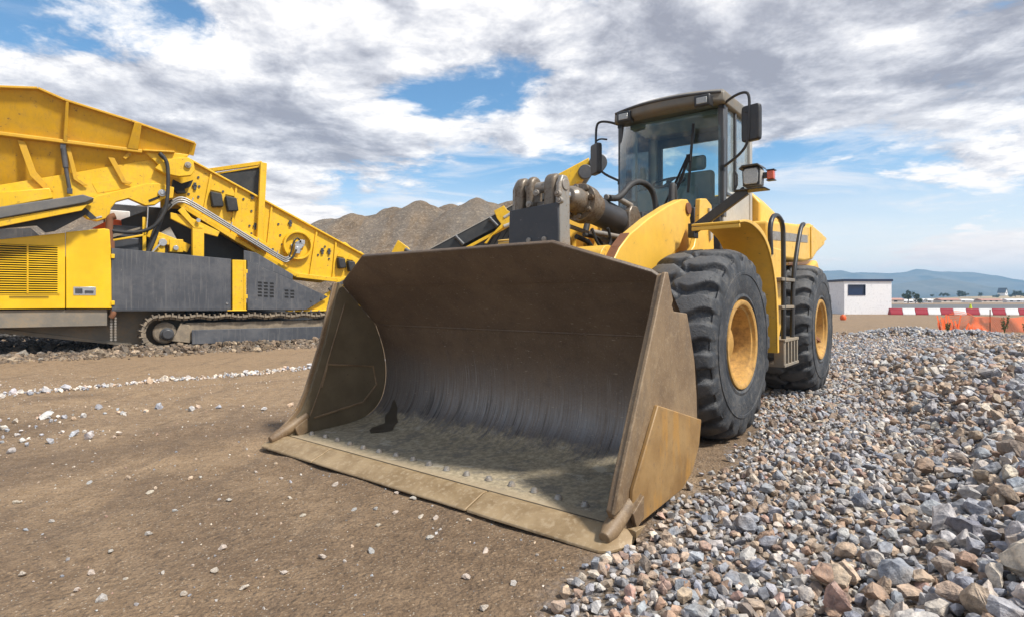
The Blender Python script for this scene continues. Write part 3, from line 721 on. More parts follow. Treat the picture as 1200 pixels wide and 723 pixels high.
# ---- wheels: worn block tyres on deep golden rims
TR, TW = .855, .35
def make_wheel(parent):
    root = empty('wheel', (0, 0, 0), 0, parent)
    NA, NS = 384, 48
    # cross-section (half): s from -1 to 1 across the tread
    ang = np.arange(NA) / NA * 2 * np.pi
    prof = []                                                      # (radius, y, tread weight)
    side_in = [(.372, .27), (.40, .318), (.45, .338), (.52, .350), (.60, .356), (.68, .352), (.735, .344), (.775, .336)]
    for r, y in side_in: prof.append((r, -y, 0))
    for k in range(NS + 1):
        s = -1 + 2 * k / NS
        prof.append((TR - .050 * abs(s) ** 5 - .012 * s * s, s * .328, 1))
    for r, y in side_in[::-1]: prof.append((r, y, 0))
    # more loops over the shoulder for block sides
    prof = np.array(prof)
    NL = 21
    P = 2 * np.pi / NL
    verts = np.zeros((NA, len(prof), 3))
    def sstep(a, b, x):
        t = np.clip((x - a) / (b - a), 0, 1); return t * t * (3 - 2 * t)
    for i, (r, y, w) in enumerate(prof):
        rr = np.full(NA, r)
        s = y / .328
        if abs(s) <= 1.08:
            half = P / 2 if s > 0 else 0.0
            u = abs(s)
            wave = .045 * np.sin(u * 5.2) + .055 * u                  # wavy chevron lug edge
            ph = (ang + half + wave + P / 2) % P - P / 2
            d = np.abs(ph) * TR
            wid = .020 + .026 * sstep(.25, 1.0, u)
            gl = 1 - sstep(wid, wid + .028, d)
            zig = .17 * np.sin(ang * NL + (0.6))
            dc = np.abs(s - zig) * .328
            gc = (1 - sstep(.014, .040, dc)) * .75
            dep = (.056 + .010 * np.sin(ang * 7 + y * 9)) * np.maximum(gl * sstep(.02, .2, u), gc)
            dep *= 1 if w else np.clip(1 - (TR - r - .06) / .05, 0, 1)
            rr = rr - dep
        # mould rings on the sidewall
        verts[:, i, 0] = rr * np.cos(ang); verts[:, i, 2] = rr * np.sin(ang); verts[:, i, 1] = y
        if not w:
            if .66 < r < .78:                                          # block ends step out of the sidewall
                half = P / 2 if y > 0 else 0.0
                ph = (ang + half + .045 * np.sin(5.2) + .055 + P / 2) % P - P / 2
                blk = sstep(.045, .075, np.abs(ph) * TR)
                verts[:, i, 1] += np.sign(y) * (.014 * blk - .010) * sstep(.66, .74, r)
    m = len(prof)
    idx = np.arange(NA * m).reshape(NA, m)
    a = idx[:, :-1]; bq = np.roll(idx, -1, 0)[:, :-1]; c = np.roll(idx, -1, 0)[:, 1:]; dq = idx[:, 1:]
    quads = np.stack([a, dq, c, bq], -1).reshape(-1, 4)
    ty = np_mesh('tyre', verts.reshape(-1, 3), quads, M['tyre'], smooth=True)
    ty.parent = root
    # a raised ring on the sidewall and the bead
    for s in (1, -1):
        rg = MB().lathe([(.615, s * .353), (.618, s * .361), (.640, s * .361), (.643, s * .352)], (0, 0, 0), 'y', 96).lathe([(.392, s * .30), (.405, s * .332), (.425, s * .345), (.45, s * .338)], (0, 0, 0), 'y', 96)
        rg.build('sidewall_ring', M['tyre'], ty)
    # rim: flange, deep dish, hub
    rim = MB()
    for s in (1, -1):
        rim.lathe([(.385, s * .27), (.396, s * .325), (.390, s * .344), (.370, s * .348), (.350, s * .338), (.342, s * .312), (.322, s * .305), (.312, s * .27), (.302, s * .16), (.290, s * .13), (.275, s * .125), (.262, s * .10), (.19, s * .09), (.17, s * .085)], (0, 0, 0), 'y', 72)
    rim = rim.build('rim', M['rim_gold'], root)
    for s in (1, -1):
        hb = MB().lathe([(.20, s * .08), (.20, s * .14), (.165, s * .155), (.155, s * .20), (.12, s * .215), (0, s * .218)], (0, 0, 0), 'y', 40)
        for k in range(12):
            a = k * math.pi / 6
            hb.cyl((.235 * math.cos(a), s * .09, .235 * math.sin(a)), (.235 * math.cos(a), s * .125, .235 * math.sin(a)), .018, 8)
        hb.build('hub', M['rim_gold'], rim)
        MB().bar((.20, s * .20, -.10), (.325, s * .285, -.13), .03, .05).cyl((.25, s * .18, -.06), (.25, s * .25, -.06), .016, 8).build('valve_stem', M['rust'], rim)
    return root
wheel = make_wheel(LO)
fr = Matrix.Rotation(FR, 3, 'Z')
for i, (x, y, front, spin) in enumerate(((0, 1.035, 1, .1), (0, -1.035, 1, 1.3), (-3.29, 1.035, 0, 2.2), (-3.29, -1.035, 0, .8))):
    w = wheel if i == 0 else copy_tree(wheel)
    w.parent = LO
    w.location = fr @ Vector((x, y, .845)) if front else Vector((x, y, .845))
    w.rotation_euler = (0, spin, FR if front else 0)
# ================================================================== TRACKED SCREENER
# local axes: +x along the machine (to the camera's right), +y away from the camera, z up
SC = empty('tracked_screener', (-8.66, 14.1, 0), math.atan2(.598, .8016))
tag(SC, 'yellow and slate grey tracked screening plant with hopper and sloping screen box', 'screening plant')
Y_ = M['screener_yellow']

# engine cover with louvres and a door
MB().prism([(-5.2, 1.03), (-1.512, 1.03), (-1.512, 2.70), (-2.6, 2.49), (-5.2, 1.98)], 0, 1.5).build('engine_cover', M['cover_yellow'], SC, bevel=.012)
ec = MB.last
MB().box(-2.66, -1.64, -.004, .02, 1.36, 2.40).build('grille', M['dark_inside'], ec)
gr = MB.last
lv = MB()
for k in range(21):
    z = 1.385 + k * .0495
    w = .04 * math.sin(k * 1.3) * .2
    lv.prism([(-.010, z), (-.030, z - .006), (-.030, z + .004), (-.008, z + .016)], -2.66, -1.64, ax='x')
lv.box(-2.17, -2.14, -.03, -.003, 1.36, 2.40).box(-2.69, -2.655, -.012, -.0, 1.33, 2.42).box(-1.645, -1.61, -.012, -.0, 1.33, 2.42)
lv.box(-2.69, -1.61, -.012, 0, 2.40, 2.425).box(-2.69, -1.61, -.012, 0, 1.335, 1.362)
lv.build('louvres', M['cover_yellow'], gr, smooth=False)
lv2 = MB().box(-2.46, -1.80, -.004, 0, 1.285, 1.30).box(-2.46, -1.80, -.004, 0, 1.255, 1.265)
lv2.build('vent_slot', M['dark_inside'], ec)
dr = MB().prism([(-1.50, 1.03), (-.655, 1.02), (-.672, 2.44), (-.70, 2.83), (-.80, 2.845), (-1.50, 2.715)], -.006, 1.4).build('engine_door', M['cover_yellow'], SC, bevel=.014)
MB().box(-1.365, -.955, -.014, -.006, 1.32, 1.51).build('latch_plate', M['bare_steel'], dr, bevel=.006)
lp = MB.last
MB().box(-1.335, -1.20, -.02, -.012, 1.36, 1.475).box(-1.16, -1.0, -.03, -.012, 1.37, 1.43).build('latch', M['dark_plate'], lp, bevel=.006)
for z in (1.15, 2.22): MB().box(-.67, -.60, -.03, .01, z - .05, z + .05).build('hinge', M['cover_yellow'], dr, bevel=.008)

# chassis
MB().box(-5.2, -.74, .06, .5, .63, 1.005).build('sill_beam', M['muddy_steel'], SC, bevel=.012)
MB().prism([(-5.2, .63), (-2.6, .60), (-1.5, .40), (-.2, .12), (.9, .12), (.9, 1.0), (-5.2, 1.0)], .54, .60).prism([(-5.2, .55), (-2.6, .5), (-1.5, .32), (-.2, .10), (.9, .10), (.9, .14), (-.2, .16), (-2.6, .60), (-5.2, .64)], .50, 1.2).build('chassis_plate', M['muddy_steel'], SC, bevel=.006)
MB().box(-5.2, 4.7, .62, 2.4, .62, 1.15).box(-5.0, -.9, .5, 2.5, 1.15, 2.2).build('chassis', M['dark_plate'], SC, bevel=.02)
MB().tube([(-.62, .06, .98), (-.62, .02, .9), (-.66, .04, .82)], .06, 12, smooth=1).build('drain_elbow', M['rust'], SC)
ch = MB()
for k in range(9):
    for xx in (-.66, -.58): ch.cyl((xx, .08, .80 - k * .062), (xx, .12, .80 - k * .062), .026, 10)
ch.build('hanging_chain', M['worn_steel'], SC)

# slate grey side panels
MB().prism([(-.655, 1.0), (1.872, .975), (1.872, 2.255), (-.66, 2.41)], 0, .035).box(-.6, 1.85, .04, .6, 1.05, 2.2).build('side_panel', M['slate_grey'], SC, bevel=.006)
spn = MB.last
MB().prism([(-.655, 1.0), (1.872, .975), (1.872, .945), (-.655, .965)], -.012, .04).build('panel_edge', M['dark_plate'], spn)
MB().cyl((1.78, -.012, 1.13), (1.78, .0, 1.13), .03, 12).build('panel_bolt', M['bare_steel'], spn)
yp = MB().box(1.90, 2.20, -.03, .22, .955, 2.235).box(2.17, 2.225, -.045, .0, .955, 2.235).box(1.78, 2.24, -.05, .3, .935, .962).build('corner_post', Y_, SC, bevel=.008)
for z in (1.3, 1.95): MB().box(2.20, 2.26, -.05, -.02, z - .05, z + .05).build('hinge', Y_, yp, bevel=.005)
rp = MB().prism([(2.26, .965), (3.78, .95), (4.37, 1.30), (3.43, 1.73), (2.26, 2.225)], -.02, .02).build('guard_panel', M['slate_grey'], SC, bevel=.006)
MB().prism([(2.2, 2.22), (2.26, 2.24), (3.44, 1.75), (3.45, 1.9), (2.5, 2.45), (2.2, 2.5)], .10, .16).build('upper_guard', M['slate_grey'], SC, bevel=.006)
for x0, z0 in ((2.52, 1.30), (3.20, 1.27)):
    cols = 3 if x0 < 3 else 2; sl = MB()
    for i in range(cols):
        for j in range(5 if x0 < 3 else 3):
            x = x0 + i * .15; z = z0 + j * .085 - i * .01
            sl.prism([(x, z), (x + .10, z), (x + .085, z + .05), (x - .01, z + .05)], -.024, -.019)
    sl.build('vent_slots', M['dark_inside'], rp)
for x, z in ((4.18, 1.25), (3.9, 1.2)): MB().cyl((x, -.04, z), (x, -.019, z), .03, 10).build('panel_bolt', M['dark_plate'], rp)
MB().prism([(3.50, .93), (4.75, .93), (4.95, 1.9), (4.70, 1.78), (4.60, 1.55), (3.75, .97)], .10, .16).box(3.3, 4.8, .05, .3, .90, .935).build('gusset_plate', Y_, SC, bevel=.008)
MB().bar((4.42, .05, 1.50), (4.95, .05, 1.78), .09, .09).cyl((4.5, .04, 1.55), (4.72, .04, 1.66), .07, 14).build('hydraulic_ram', M['cab_dark'], SC, bevel=.006)
bl = MB()
for k in range(6): bl.cyl((3.45 + k * .23, .0, .92), (3.45 + k * .23, .045, .92), .022, 8)
bl.build('bolt_row', M['worn_steel'], SC)

# crawler tracks
def make_track():
    tr = empty('crawler_track', (0, 0, 0), 0, SC)
    # the path of the shoes: round at both ends, sagging on top
    x0, x1, zc, r = .33, 4.42, .445, .40
    pts = []
    for k in range(60):
        u = k / 60; x = x0 + (x1 - x0) * u
        pts.append((x, zc + r - .02 * u + .022 * math.sin(u * 40) - .02))
    for k in range(16):
        a = math.pi / 2 - math.pi * k / 16; pts.append((x1 + (r - .04) * math.cos(a), zc + r * math.sin(a) - .02))
    for k in range(60): pts.append((x1 - (x1 - x0) * k / 60, zc - r + .01))
    for k in range(16):
        a = -math.pi / 2 - math.pi * k / 16; pts.append((x0 + r * math.cos(a), zc + r * math.sin(a)))
    P = [Vector((p[0], 0, p[1])) for p in pts]; P.append(P[0])
    cum = [0]
    for a, b in zip(P[:-1], P[1:]): cum.append(cum[-1] + (b - a).length)
    def at(s):
        s %= cum[-1]
        for i in range(len(P) - 1):
            if cum[i + 1] >= s:
                f = (s - cum[i]) / max(1e-6, cum[i + 1] - cum[i])
                return P[i].lerp(P[i + 1], f), (P[i + 1] - P[i]).normalized()
    n = int(cum[-1] / .135); shoe = MB()
    for k in range(n):
        p, d = at(k * cum[-1] / n)
        out = Vector((-d.z, 0, d.x))
        m = Matrix((d, Vector((0, 1, 0)), out)).transposed().to_4x4(); m.translation = p
        shoe.box(-.060, .060, -.08, .46, -.030, .020, m).box(-.056, -.026, -.08, .46, .018, .065, m)
        shoe.box(-.072, .03, .0, .05, -.085, -.028, m).box(-.072, .03, .14, .18, -.075, -.016, m).box(-.03, .072, .30, .34, -.075, -.016, m)
    shoe.build('track_chain', M['dusty_track'], tr, bevel=0, smooth=False)
    MB().lathe([(0, .10), (.22, .10), (.26, .13), (.26, .36), (.22, .40), (0, .40)], (.42, 0, .43), 'y', 28).build('drive_wheel', M['dusty_track'], tr, bevel=.01)
    MB().lathe([(0, -.10), (.10, -.10), (.115, -.085), (.115, .04), (.15, .05), (.15, .12), (0, .12)], (.46, 0, .40), 'y', 24).build('final_drive', M['cab_dark'], tr, bevel=.008)
    MB().lathe([(0, .10), (.27, .10), (.30, .13), (.30, .36), (.27, .40), (0, .40)], (4.38, 0, .43), 'y', 28).build('idler_wheel', M['dusty_track'], tr, bevel=.01)
    MB().box(.86, 4.25, .06, .40, .20, .66).prism([(.55, .22), (.95, .16), (.95, .60), (.75, .66)], .02, .14).build('track_frame', M['dusty_track'], tr, bevel=.02)
    MB().box(.98, 4.28, -.03, .03, .13, .485).build('track_guard', M['slate_grey'], tr, bevel=.01)
    for k in range(8):
        x = 1.15 + k * .42
        MB().cyl((x, .06, .155), (x, .40, .155), .085, 16).build('roller', M['dusty_track'], tr, bevel=.01)
    return tr
t0 = make_track()
t1 = copy_tree(t0); t1.location.y = 2.3

# main frame and posts
fr_ = MB().prism([(-5.2, 2.72), (-2.62, 3.12), (-1.35, 3.42), (-.9, 3.60), (.02, 3.98), (.30, 4.02), (.62, 3.96), (.60, 3.70), (.40, 3.66), (.22, 3.50), (.02, 3.46), (-.32, 3.60), (-.56, 3.50), (-.66, 3.34), (-.70, 3.12), (-.92, 3.02), (-1.12, 3.06), (-1.25, 3.16), (-1.6, 3.18), (-5.2, 2.45)], .15, .35)
fr_.build('main_frame', Y_, SC, bevel=.012)
mf = MB.last
MB().cyl((.36, .10, 3.79), (.36, .16, 3.79), .085, 16).cyl((.36, .06, 3.79), (.36, .12, 3.79), .05, 6).build('pivot_bolt', M['bare_steel'], mf, bevel=.006)
MB().prism([(.08, 3.60), (.30, 3.72), (.32, 3.68), (.10, 3.55)], .135, .15).build('frame_slot', M['dark_inside'], mf)
MB().box(-.62, 5.0, 1.0, 1.1, 2.0, 2.25).prism([(-.3, 2.35), (2.9, 2.0), (2.5, 2.6), (1.0, 3.45), (.2, 3.5), (-.4, 3.2)], 1.15, 1.25).build('inner_skirt', M['dark_belt'], SC)
MB().prism([(1.02, 2.25), (1.28, 2.25), (1.28, 3.05), (1.02, 3.10)], .15, .35).build('leg_post', Y_, SC, bevel=.01)
MB().prism([(.55, 3.35), (.95, 3.28), (1.65, 2.95), (1.60, 2.82), (1.25, 2.9), (1.0, 2.98), (.55, 3.2)], .20, .30).prism([(.80, 3.5), (1.0, 3.25), (1.25, 3.0), (1.05, 3.0), (.7, 3.4)], .14, .2).build('frame_bracket', Y_, SC, bevel=.008)
MB().cyl((1.14, .06, 3.19), (1.14, .14, 3.19), .05, 12).build('pivot_bolt', M['bare_steel'], MB.last)
mm = MB().bar((.10, .5, 2.85), (.98, .5, 2.50), .2, .22).box(.15, .45, .35, .7, 2.35, 2.75).box(.55, .85, .38, .65, 2.4, 2.72).bar((-.65, .30, 2.60), (.05, .30, 2.78), .04, .05).box(-.03, .05, .28, .34, 2.3, 3.2)
mm.build('drive_frame', Y_, SC, bevel=.012)
MB().cyl((.40, .30, 2.62), (.40, .36, 2.62), .09, 14).cyl((.68, .30, 2.50), (.68, .38, 2.50), .06, 12).bar((.10, .26, 2.28), (.34, .26, 2.58), .03, .04).build('clamp', M['bare_steel'], MB.last, bevel=.004)
MB().box(-.75, 1.2, 1.5, 1.6, 2.4, 3.62).box(-.62, .02, .45, 1.2, 2.2, 2.70).box(-.60, -.05, .6, 1.4, 2.72, 3.0).build('hydraulic_tank', M['dark_plate'], SC, bevel=.02)
MB().prism([(-.66, 2.66), (.0, 2.95), (.02, 3.0), (-.66, 2.74)], .38, .44).build('tank_rail', M['muddy_steel'], SC)
MB().prism([(.0, 2.3), (.4, 2.9), (.6, 3.05), (.75, 2.75), (.5, 2.3)], .72, .78).build('mud_flap', M['cab_grey'], SC)
MB().tube([(-.70, .10, 2.42), (-.70, .10, 3.02), (-.68, .10, 3.12), (-.58, .10, 3.16)], .075, 14, smooth=2).box(-.80, -.60, .0, .2, 2.40, 2.58).build('exhaust_pipe', M['rust'], SC)
MB().box(-.72, -.2, 1.40, 1.46, 3.12, 3.45).build('far_cover', M['plastic_white'], SC, bevel=.02)
MB().box(.15, .35, 1.40, 1.44, 3.2, 3.5).build('far_cover', M['plastic_white'], SC, bevel=.02)
MB().prism([(-1.0, 2.95), (.0, 2.97), (-.2, 3.17), (-.6, 3.22)], 1.30, 1.36).build('far_cover', M['plastic_orange'], SC)
MB().prism([(-5.2, 2.7), (-2.2, 3.0), (-1.9, 2.7), (-5.2, 2.2)], 2.6, 2.7).build('far_conveyor', M['slate_grey'], SC)

# side conveyor folded along the frame
tg = MB().prism([(-5.2, 2.40), (-2.6, 2.86), (-1.15, 3.33), (-1.0, 3.44), (-1.2, 3.50), (-2.6, 3.10), (-5.2, 2.66)], -.55, .10).build('folded_conveyor', M['dusty_rubber'], SC, bevel=.02)
MB().prism([(-5.2, 2.22), (-2.6, 2.70), (-1.22, 3.16), (-1.12, 3.30), (-2.6, 2.86), (-5.2, 2.40)], -.50, -.44).build('conveyor_frame', Y_, tg, bevel=.006)
MB().prism([(-5.2, 2.20), (-2.0, 2.80), (-1.85, 2.66), (-1.7, 2.70), (-1.15, 3.10), (-1.05, 3.0), (-.95, 3.05), (-1.15, 3.25), (-5.2, 2.50)], -.25, -.20).build('conveyor_tray', M['dark_belt'], tg)
MB().cyl((-1.02, -.2, 3.02), (-.85, -.2, 3.08), .03, 8).build('conveyor_pin', M['bare_steel'], tg)

# hopper
lean = lambda u, z: -(z - 4.2) * .30
H_ = M['hopper_shade_yellow']
hp = empty('hopper', (0, 0, 0), 0, SC)
up = [(-5.2, 4.66), (-.20, 4.70), (.98, 4.81), (1.02, 5.08), (-.29, 5.36), (-1.52, 5.58), (-1.98, 5.73), (-2.63, 5.63), (-5.2, 5.57)]
lo = [(-5.2, 2.75), (-2.63, 3.66), (-1.33, 4.09), (.03, 4.55), (.55, 4.70), (-.10, 4.74), (-5.2, 4.72)]
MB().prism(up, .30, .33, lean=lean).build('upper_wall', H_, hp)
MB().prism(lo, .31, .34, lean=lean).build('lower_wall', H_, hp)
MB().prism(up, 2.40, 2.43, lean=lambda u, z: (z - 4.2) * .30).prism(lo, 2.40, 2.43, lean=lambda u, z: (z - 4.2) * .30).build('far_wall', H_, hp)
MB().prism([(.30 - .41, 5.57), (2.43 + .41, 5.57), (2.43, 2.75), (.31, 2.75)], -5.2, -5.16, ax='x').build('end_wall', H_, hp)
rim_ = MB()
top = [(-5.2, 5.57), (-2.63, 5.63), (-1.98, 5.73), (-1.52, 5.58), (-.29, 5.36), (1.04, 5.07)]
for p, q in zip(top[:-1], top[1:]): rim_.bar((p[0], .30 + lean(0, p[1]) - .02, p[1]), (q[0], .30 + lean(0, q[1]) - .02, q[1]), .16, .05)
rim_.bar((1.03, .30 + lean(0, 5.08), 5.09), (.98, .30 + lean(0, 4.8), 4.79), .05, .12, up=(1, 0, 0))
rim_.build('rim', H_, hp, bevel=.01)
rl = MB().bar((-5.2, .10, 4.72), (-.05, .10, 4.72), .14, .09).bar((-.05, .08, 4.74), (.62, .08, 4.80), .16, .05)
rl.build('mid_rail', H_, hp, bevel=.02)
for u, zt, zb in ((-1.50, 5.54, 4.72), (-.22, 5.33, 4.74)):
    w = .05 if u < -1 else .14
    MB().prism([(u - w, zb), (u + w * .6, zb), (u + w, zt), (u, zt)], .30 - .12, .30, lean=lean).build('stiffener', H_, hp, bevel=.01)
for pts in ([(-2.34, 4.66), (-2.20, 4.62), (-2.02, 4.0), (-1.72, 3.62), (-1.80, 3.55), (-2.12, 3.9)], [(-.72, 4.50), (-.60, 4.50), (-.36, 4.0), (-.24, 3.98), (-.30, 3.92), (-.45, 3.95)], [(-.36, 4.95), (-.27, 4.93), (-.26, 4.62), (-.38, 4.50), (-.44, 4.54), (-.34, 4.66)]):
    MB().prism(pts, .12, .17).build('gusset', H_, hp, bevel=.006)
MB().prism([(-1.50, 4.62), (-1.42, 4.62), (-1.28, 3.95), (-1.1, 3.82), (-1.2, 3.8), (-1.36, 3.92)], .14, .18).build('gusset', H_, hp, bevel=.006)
# ledge of the feeder under the hopper
MB().prism([(-5.2, 2.5), (-2.62, 3.14), (-.9, 3.60), (.02, 3.98), (.46, 4.0), (.55, 4.70), (.03, 4.55), (-1.33, 4.09), (-2.63, 3.66), (-5.2, 2.9)], .22, .27).build('feeder_side', Y_, SC, bevel=.006)
fs_ = MB.last
MB().prism([(-2.75, 3.10), (-1.72, 3.44), (-1.78, 3.66), (-2.75, 3.45)], -.02, .22).build('feeder_box', Y_, fs_, bevel=.02)
MB().prism([(-1.02, 3.88), (-.52, 4.03), (-.46, 3.80), (-.92, 3.66)], .212, .22).build('hatch', Y_, fs_, bevel=.004)
MB().cyl((-1.78, .12, 3.36), (-1.42, .12, 3.42), .03, 10).build('latch_pin', M['bare_steel'], fs_)
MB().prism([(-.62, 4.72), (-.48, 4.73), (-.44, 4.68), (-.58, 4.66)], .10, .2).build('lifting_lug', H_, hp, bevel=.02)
# gas strut
MB().cyl((-1.545, .10, 4.58), (-1.50, .10, 4.15), .055, 14).cyl((-1.50, .10, 4.15), (-1.43, .10, 3.66), .04, 12).box(-1.60, -1.50, .06, .14, 4.55, 4.68).box(-1.48, -1.38, .06, .14, 3.58, 3.70).build('hydraulic_strut', M['cab_dark'], hp, bevel=.006)
# lever head at the hopper's hinge
lh = MB().prism([(.20, 4.36), (.42, 4.25), (.72, 4.22), (.98, 4.28), (1.06, 4.42), (1.03, 4.62), (.92, 4.72), (.60, 4.66), (.30, 4.48)], .05, .20).prism([(.0, 4.72), (.30, 4.44), (.45, 4.50), (.90, 4.74), (.95, 4.80), (.0, 4.80)], .10, .16)
lh = lh.build('hinge_lever', Y_, SC, bevel=.015)
MB().cyl((.90, -.01, 4.52), (.90, .06, 4.52), .075, 18).cyl((.90, -.03, 4.52), (.90, .0, 4.52), .04, 6).build('pivot_bolt', M['worn_steel'], lh, bevel=.006)
MB().prism([(.62, 4.18), (.80, 4.10), (1.06, 4.22), (1.0, 4.05), (.86, 3.98), (.90, 3.88), (.72, 3.86), (.60, 3.95)], .30, .5).build('rubber_buffer', M['dark_inside'], lh)

# screen box
poly = [(.55, 4.98), (1.08, 4.73), (5.84, 2.46), (5.60, 2.02), (4.92, 1.74), (3.66, 1.86), (2.2, 2.72), (.98, 3.46), (.55, 3.72)]
sb = MB().prism(poly, .60, .63).build('screen_box', Y_, SC)
MB().prism(poly, 2.20, 2.23).build('far_side', Y_, sb)
MB().prism([(.6, 4.45), (5.5, 2.15), (5.5, 2.08), (.6, 4.38)], .63, 2.2).build('screen_deck', M['dark_belt'], sb)
fl = MB()
edge = [(.55, 4.99), (1.08, 4.74), (5.84, 2.47)]
for p, q in zip(edge[:-1], edge[1:]): fl.bar((p[0], .56, p[1]), (q[0], .56, q[1]), .10, .045)
fl.bar((5.84, .57, 2.47), (5.60, .57, 2.02), .08, .04).bar((5.60, .56, 2.02), (4.92, .56, 1.74), .10, .05).bar((4.92, .56, 1.78), (3.66, .56, 1.90), .10, .12)
fl.bar((3.66, .55, 1.90), (2.2, .55, 2.76), .10, .10).bar((2.2, .55, 2.76), (.95, .55, 3.52), .10, .12)
fl.build('edge_flange', Y_, sb, bevel=.008)
for u0, u1, zt, zb in ((1.52, 1.32, 4.50, 3.35), (2.12, 2.00, 4.22, 2.95), (3.02, 2.88, 3.80, 2.40), (4.26, 4.06, 3.20, 1.90), (4.82, 4.72, 2.92, 1.82)):
    MB().bar((u0, .575, zt), (u1, .575, zb), .05, .05, up=(0, 1, 0)).build('stiffener', Y_, sb, bevel=.006)
bolt = MB().cyl((0, 0, 0), (0, .025, 0), .028, 10).build('bolt', M['dark_plate'], sb)
spots = [(1.22, 4.35), (1.24, 4.12), (1.22, 3.85), (1.62, 4.2), (1.68, 3.75), (1.8, 4.05), (2.5, 3.6), (2.45, 3.2), (2.3, 3.9), (3.2, 3.3), (3.25, 3.0), (3.3, 2.75), (4.0, 3.0), (4.0, 2.6), (4.3, 2.5), (4.5, 2.75), (4.62, 2.4), (5.0, 2.5), (5.3, 2.4), (1.0, 3.9), (.95, 4.4), (2.02, 3.35), (2.5, 3.0), (3.05, 2.6)]
for i, (u, z) in enumerate(spots):
    o = bolt if i == 0 else bolt.copy()
    if i: COL.objects.link(o); o.parent = sb
    o.location = (u, .575, z)
for u, z in ((1.62, 3.80), (1.98, 3.72), (4.95, 2.28), (5.25, 2.20)):
    k = 1 if u < 3 else .8
    MB().prism([(-.15 * k, .20 * k), (.12 * k, .17 * k), (.17 * k, -.17 * k), (-.10 * k, -.20 * k)], -.16, .04).build('rubber_block', M['rubber'], sb, bevel=.03).location = (u, .58, z)
    MB().prism([(-.12 * k, .26 * k), (.02 * k, .46 * k), (.14 * k, .22 * k)], .0, .05).build('block_bracket', Y_, sb).location = (u, .56, z)
for (u, z) in ((1.14, 4.12), (2.52, 4.02), (2.60, 3.2), (3.52, 3.35), (4.42, 2.62), (4.62, 2.62)):
    MB().box(-.03, .03, -.02, .02, -.10, .08).box(-.06, .05, -.02, .02, -.02, .02).build('clip', M['dark_plate'], sb, bevel=.004).location = (u, .57, z)
# vibrating drive
vd = MB().lathe([(.40, 0), (.40, -.16), (.345, -.16), (.335, 0)], (3.70, .60, 2.735), 'y', 40).build('drive_ring', Y_, sb, bevel=.008)
MB().lathe([(0, -.03), (.335, -.03), (.335, .0)], (3.70, .60, 2.735), 'y', 32).build('drive_plate', Y_, vd)
mt = MB().cyl((3.70, .38, 2.735), (3.70, .60, 2.735), .11, 18).box(3.58, 3.72, .36, .46, 2.50, 2.68).box(3.70, 3.86, .38, .46, 2.76, 2.88)
for k in range(6):
    a = k * math.pi / 3; mt.cyl((3.70 + .16 * math.cos(a), .50, 2.735 + .16 * math.sin(a)), (3.70 + .16 * math.cos(a), .58, 2.735 + .16 * math.sin(a)), .028, 8)
mt.build('drive_motor', M['bare_steel'], vd, bevel=.004)
MB().tube([(3.62, .36, 2.6), (3.5, .34, 2.35), (3.36, .36, 2.28), (3.2, .40, 2.32)], .028, 8, smooth=2).tube([(3.74, .36, 2.82), (3.62, .28, 2.95), (3.5, .30, 2.75), (3.44, .33, 2.4), (3.3, .38, 2.3)], .02, 8, smooth=2).build('hose', M['rubber'], vd)
# post and cross beam above the box
MB().prism([(2.60, 2.82), (2.76, 2.78), (2.86, 4.90), (2.70, 4.92)], .42, .56).build('upright_post', Y_, sb, bevel=.012)
MB().prism([(2.10, 2.92), (2.85, 2.58), (2.92, 2.70), (2.3, 3.02)], .34, .56).build('spring_seat', Y_, sb, bevel=.015)
MB().bar((1.45, 1.1, 4.62), (2.78, .62, 4.93), .10, .10).bar((1.5, 1.1, 4.52), (2.72, .62, 4.83), .04, .05).bar((1.45, 1.1, 4.62), (1.45, 2.1, 4.62), .10, .10).build('cross_beam', Y_, sb, bevel=.01)
MB().add([(1.5, 1.08, 4.53), (2.74, .64, 4.84), (2.74, .64, 3.9), (1.5, 1.08, 4.2), (1.5, 1.10, 4.53), (2.74, .66, 4.84), (2.74, .66, 3.9), (1.5, 1.10, 4.2)], [(0, 1, 2, 3), (7, 6, 5, 4), (0, 4, 5, 1), (1, 5, 6, 2), (2, 6, 7, 3), (3, 7, 4, 0)]).build('rubber_curtain', M['dark_belt'], sb)
MB().prism([(4.95, 2.85), (5.15, 2.93), (5.35, 2.78), (5.22, 2.70)], .7, 1.4).prism([(5.5, 2.6), (5.62, 2.68), (5.85, 2.52), (5.7, 2.44)], .7, 1.4).build('rear_cover', Y_, sb, bevel=.02)

# pipes and hoses along the box
pp = MB()
for k in range(3):
    o = .055 * k
    pp.tube([(.50, .32 - o * .3, 3.42 + o), (.66, .30, 3.60 + o), (.80, .30, 3.655 + o), (.98, .30, 3.60 + o), (2.2, .30, 2.88 + o), (3.20, .30, 2.28 + o), (3.34, .32, 2.24 + o), (3.45, .36, 2.32 + o)], .023, 8, smooth=2)
pp.build('steel_pipe', M['pipe_steel'], SC)
cl = MB()
for u, z in ((1.0, 3.66), (1.9, 3.12), (2.55, 2.74), (3.05, 2.44)): cl.bar((u, .26, z - .08), (u + .05, .26, z + .10), .02, .04, up=(0, 1, 0))
cl.build('pipe_clip', M['bare_steel'], MB.last)
MB().tube([(.36, -.02, 4.66), (.46, -.04, 4.5), (.47, -.05, 4.1), (.46, -.05, 3.7), (.40, -.04, 3.30), (.20, -.02, 2.95), (-.1, .0, 2.80), (-.45, .05, 2.78), (-.68, .1, 2.82)], .042, 10, smooth=3).cyl((.30, .02, 4.72), (.40, .0, 4.60), .05, 10).build('hydraulic_hose', M['rubber'], SC)
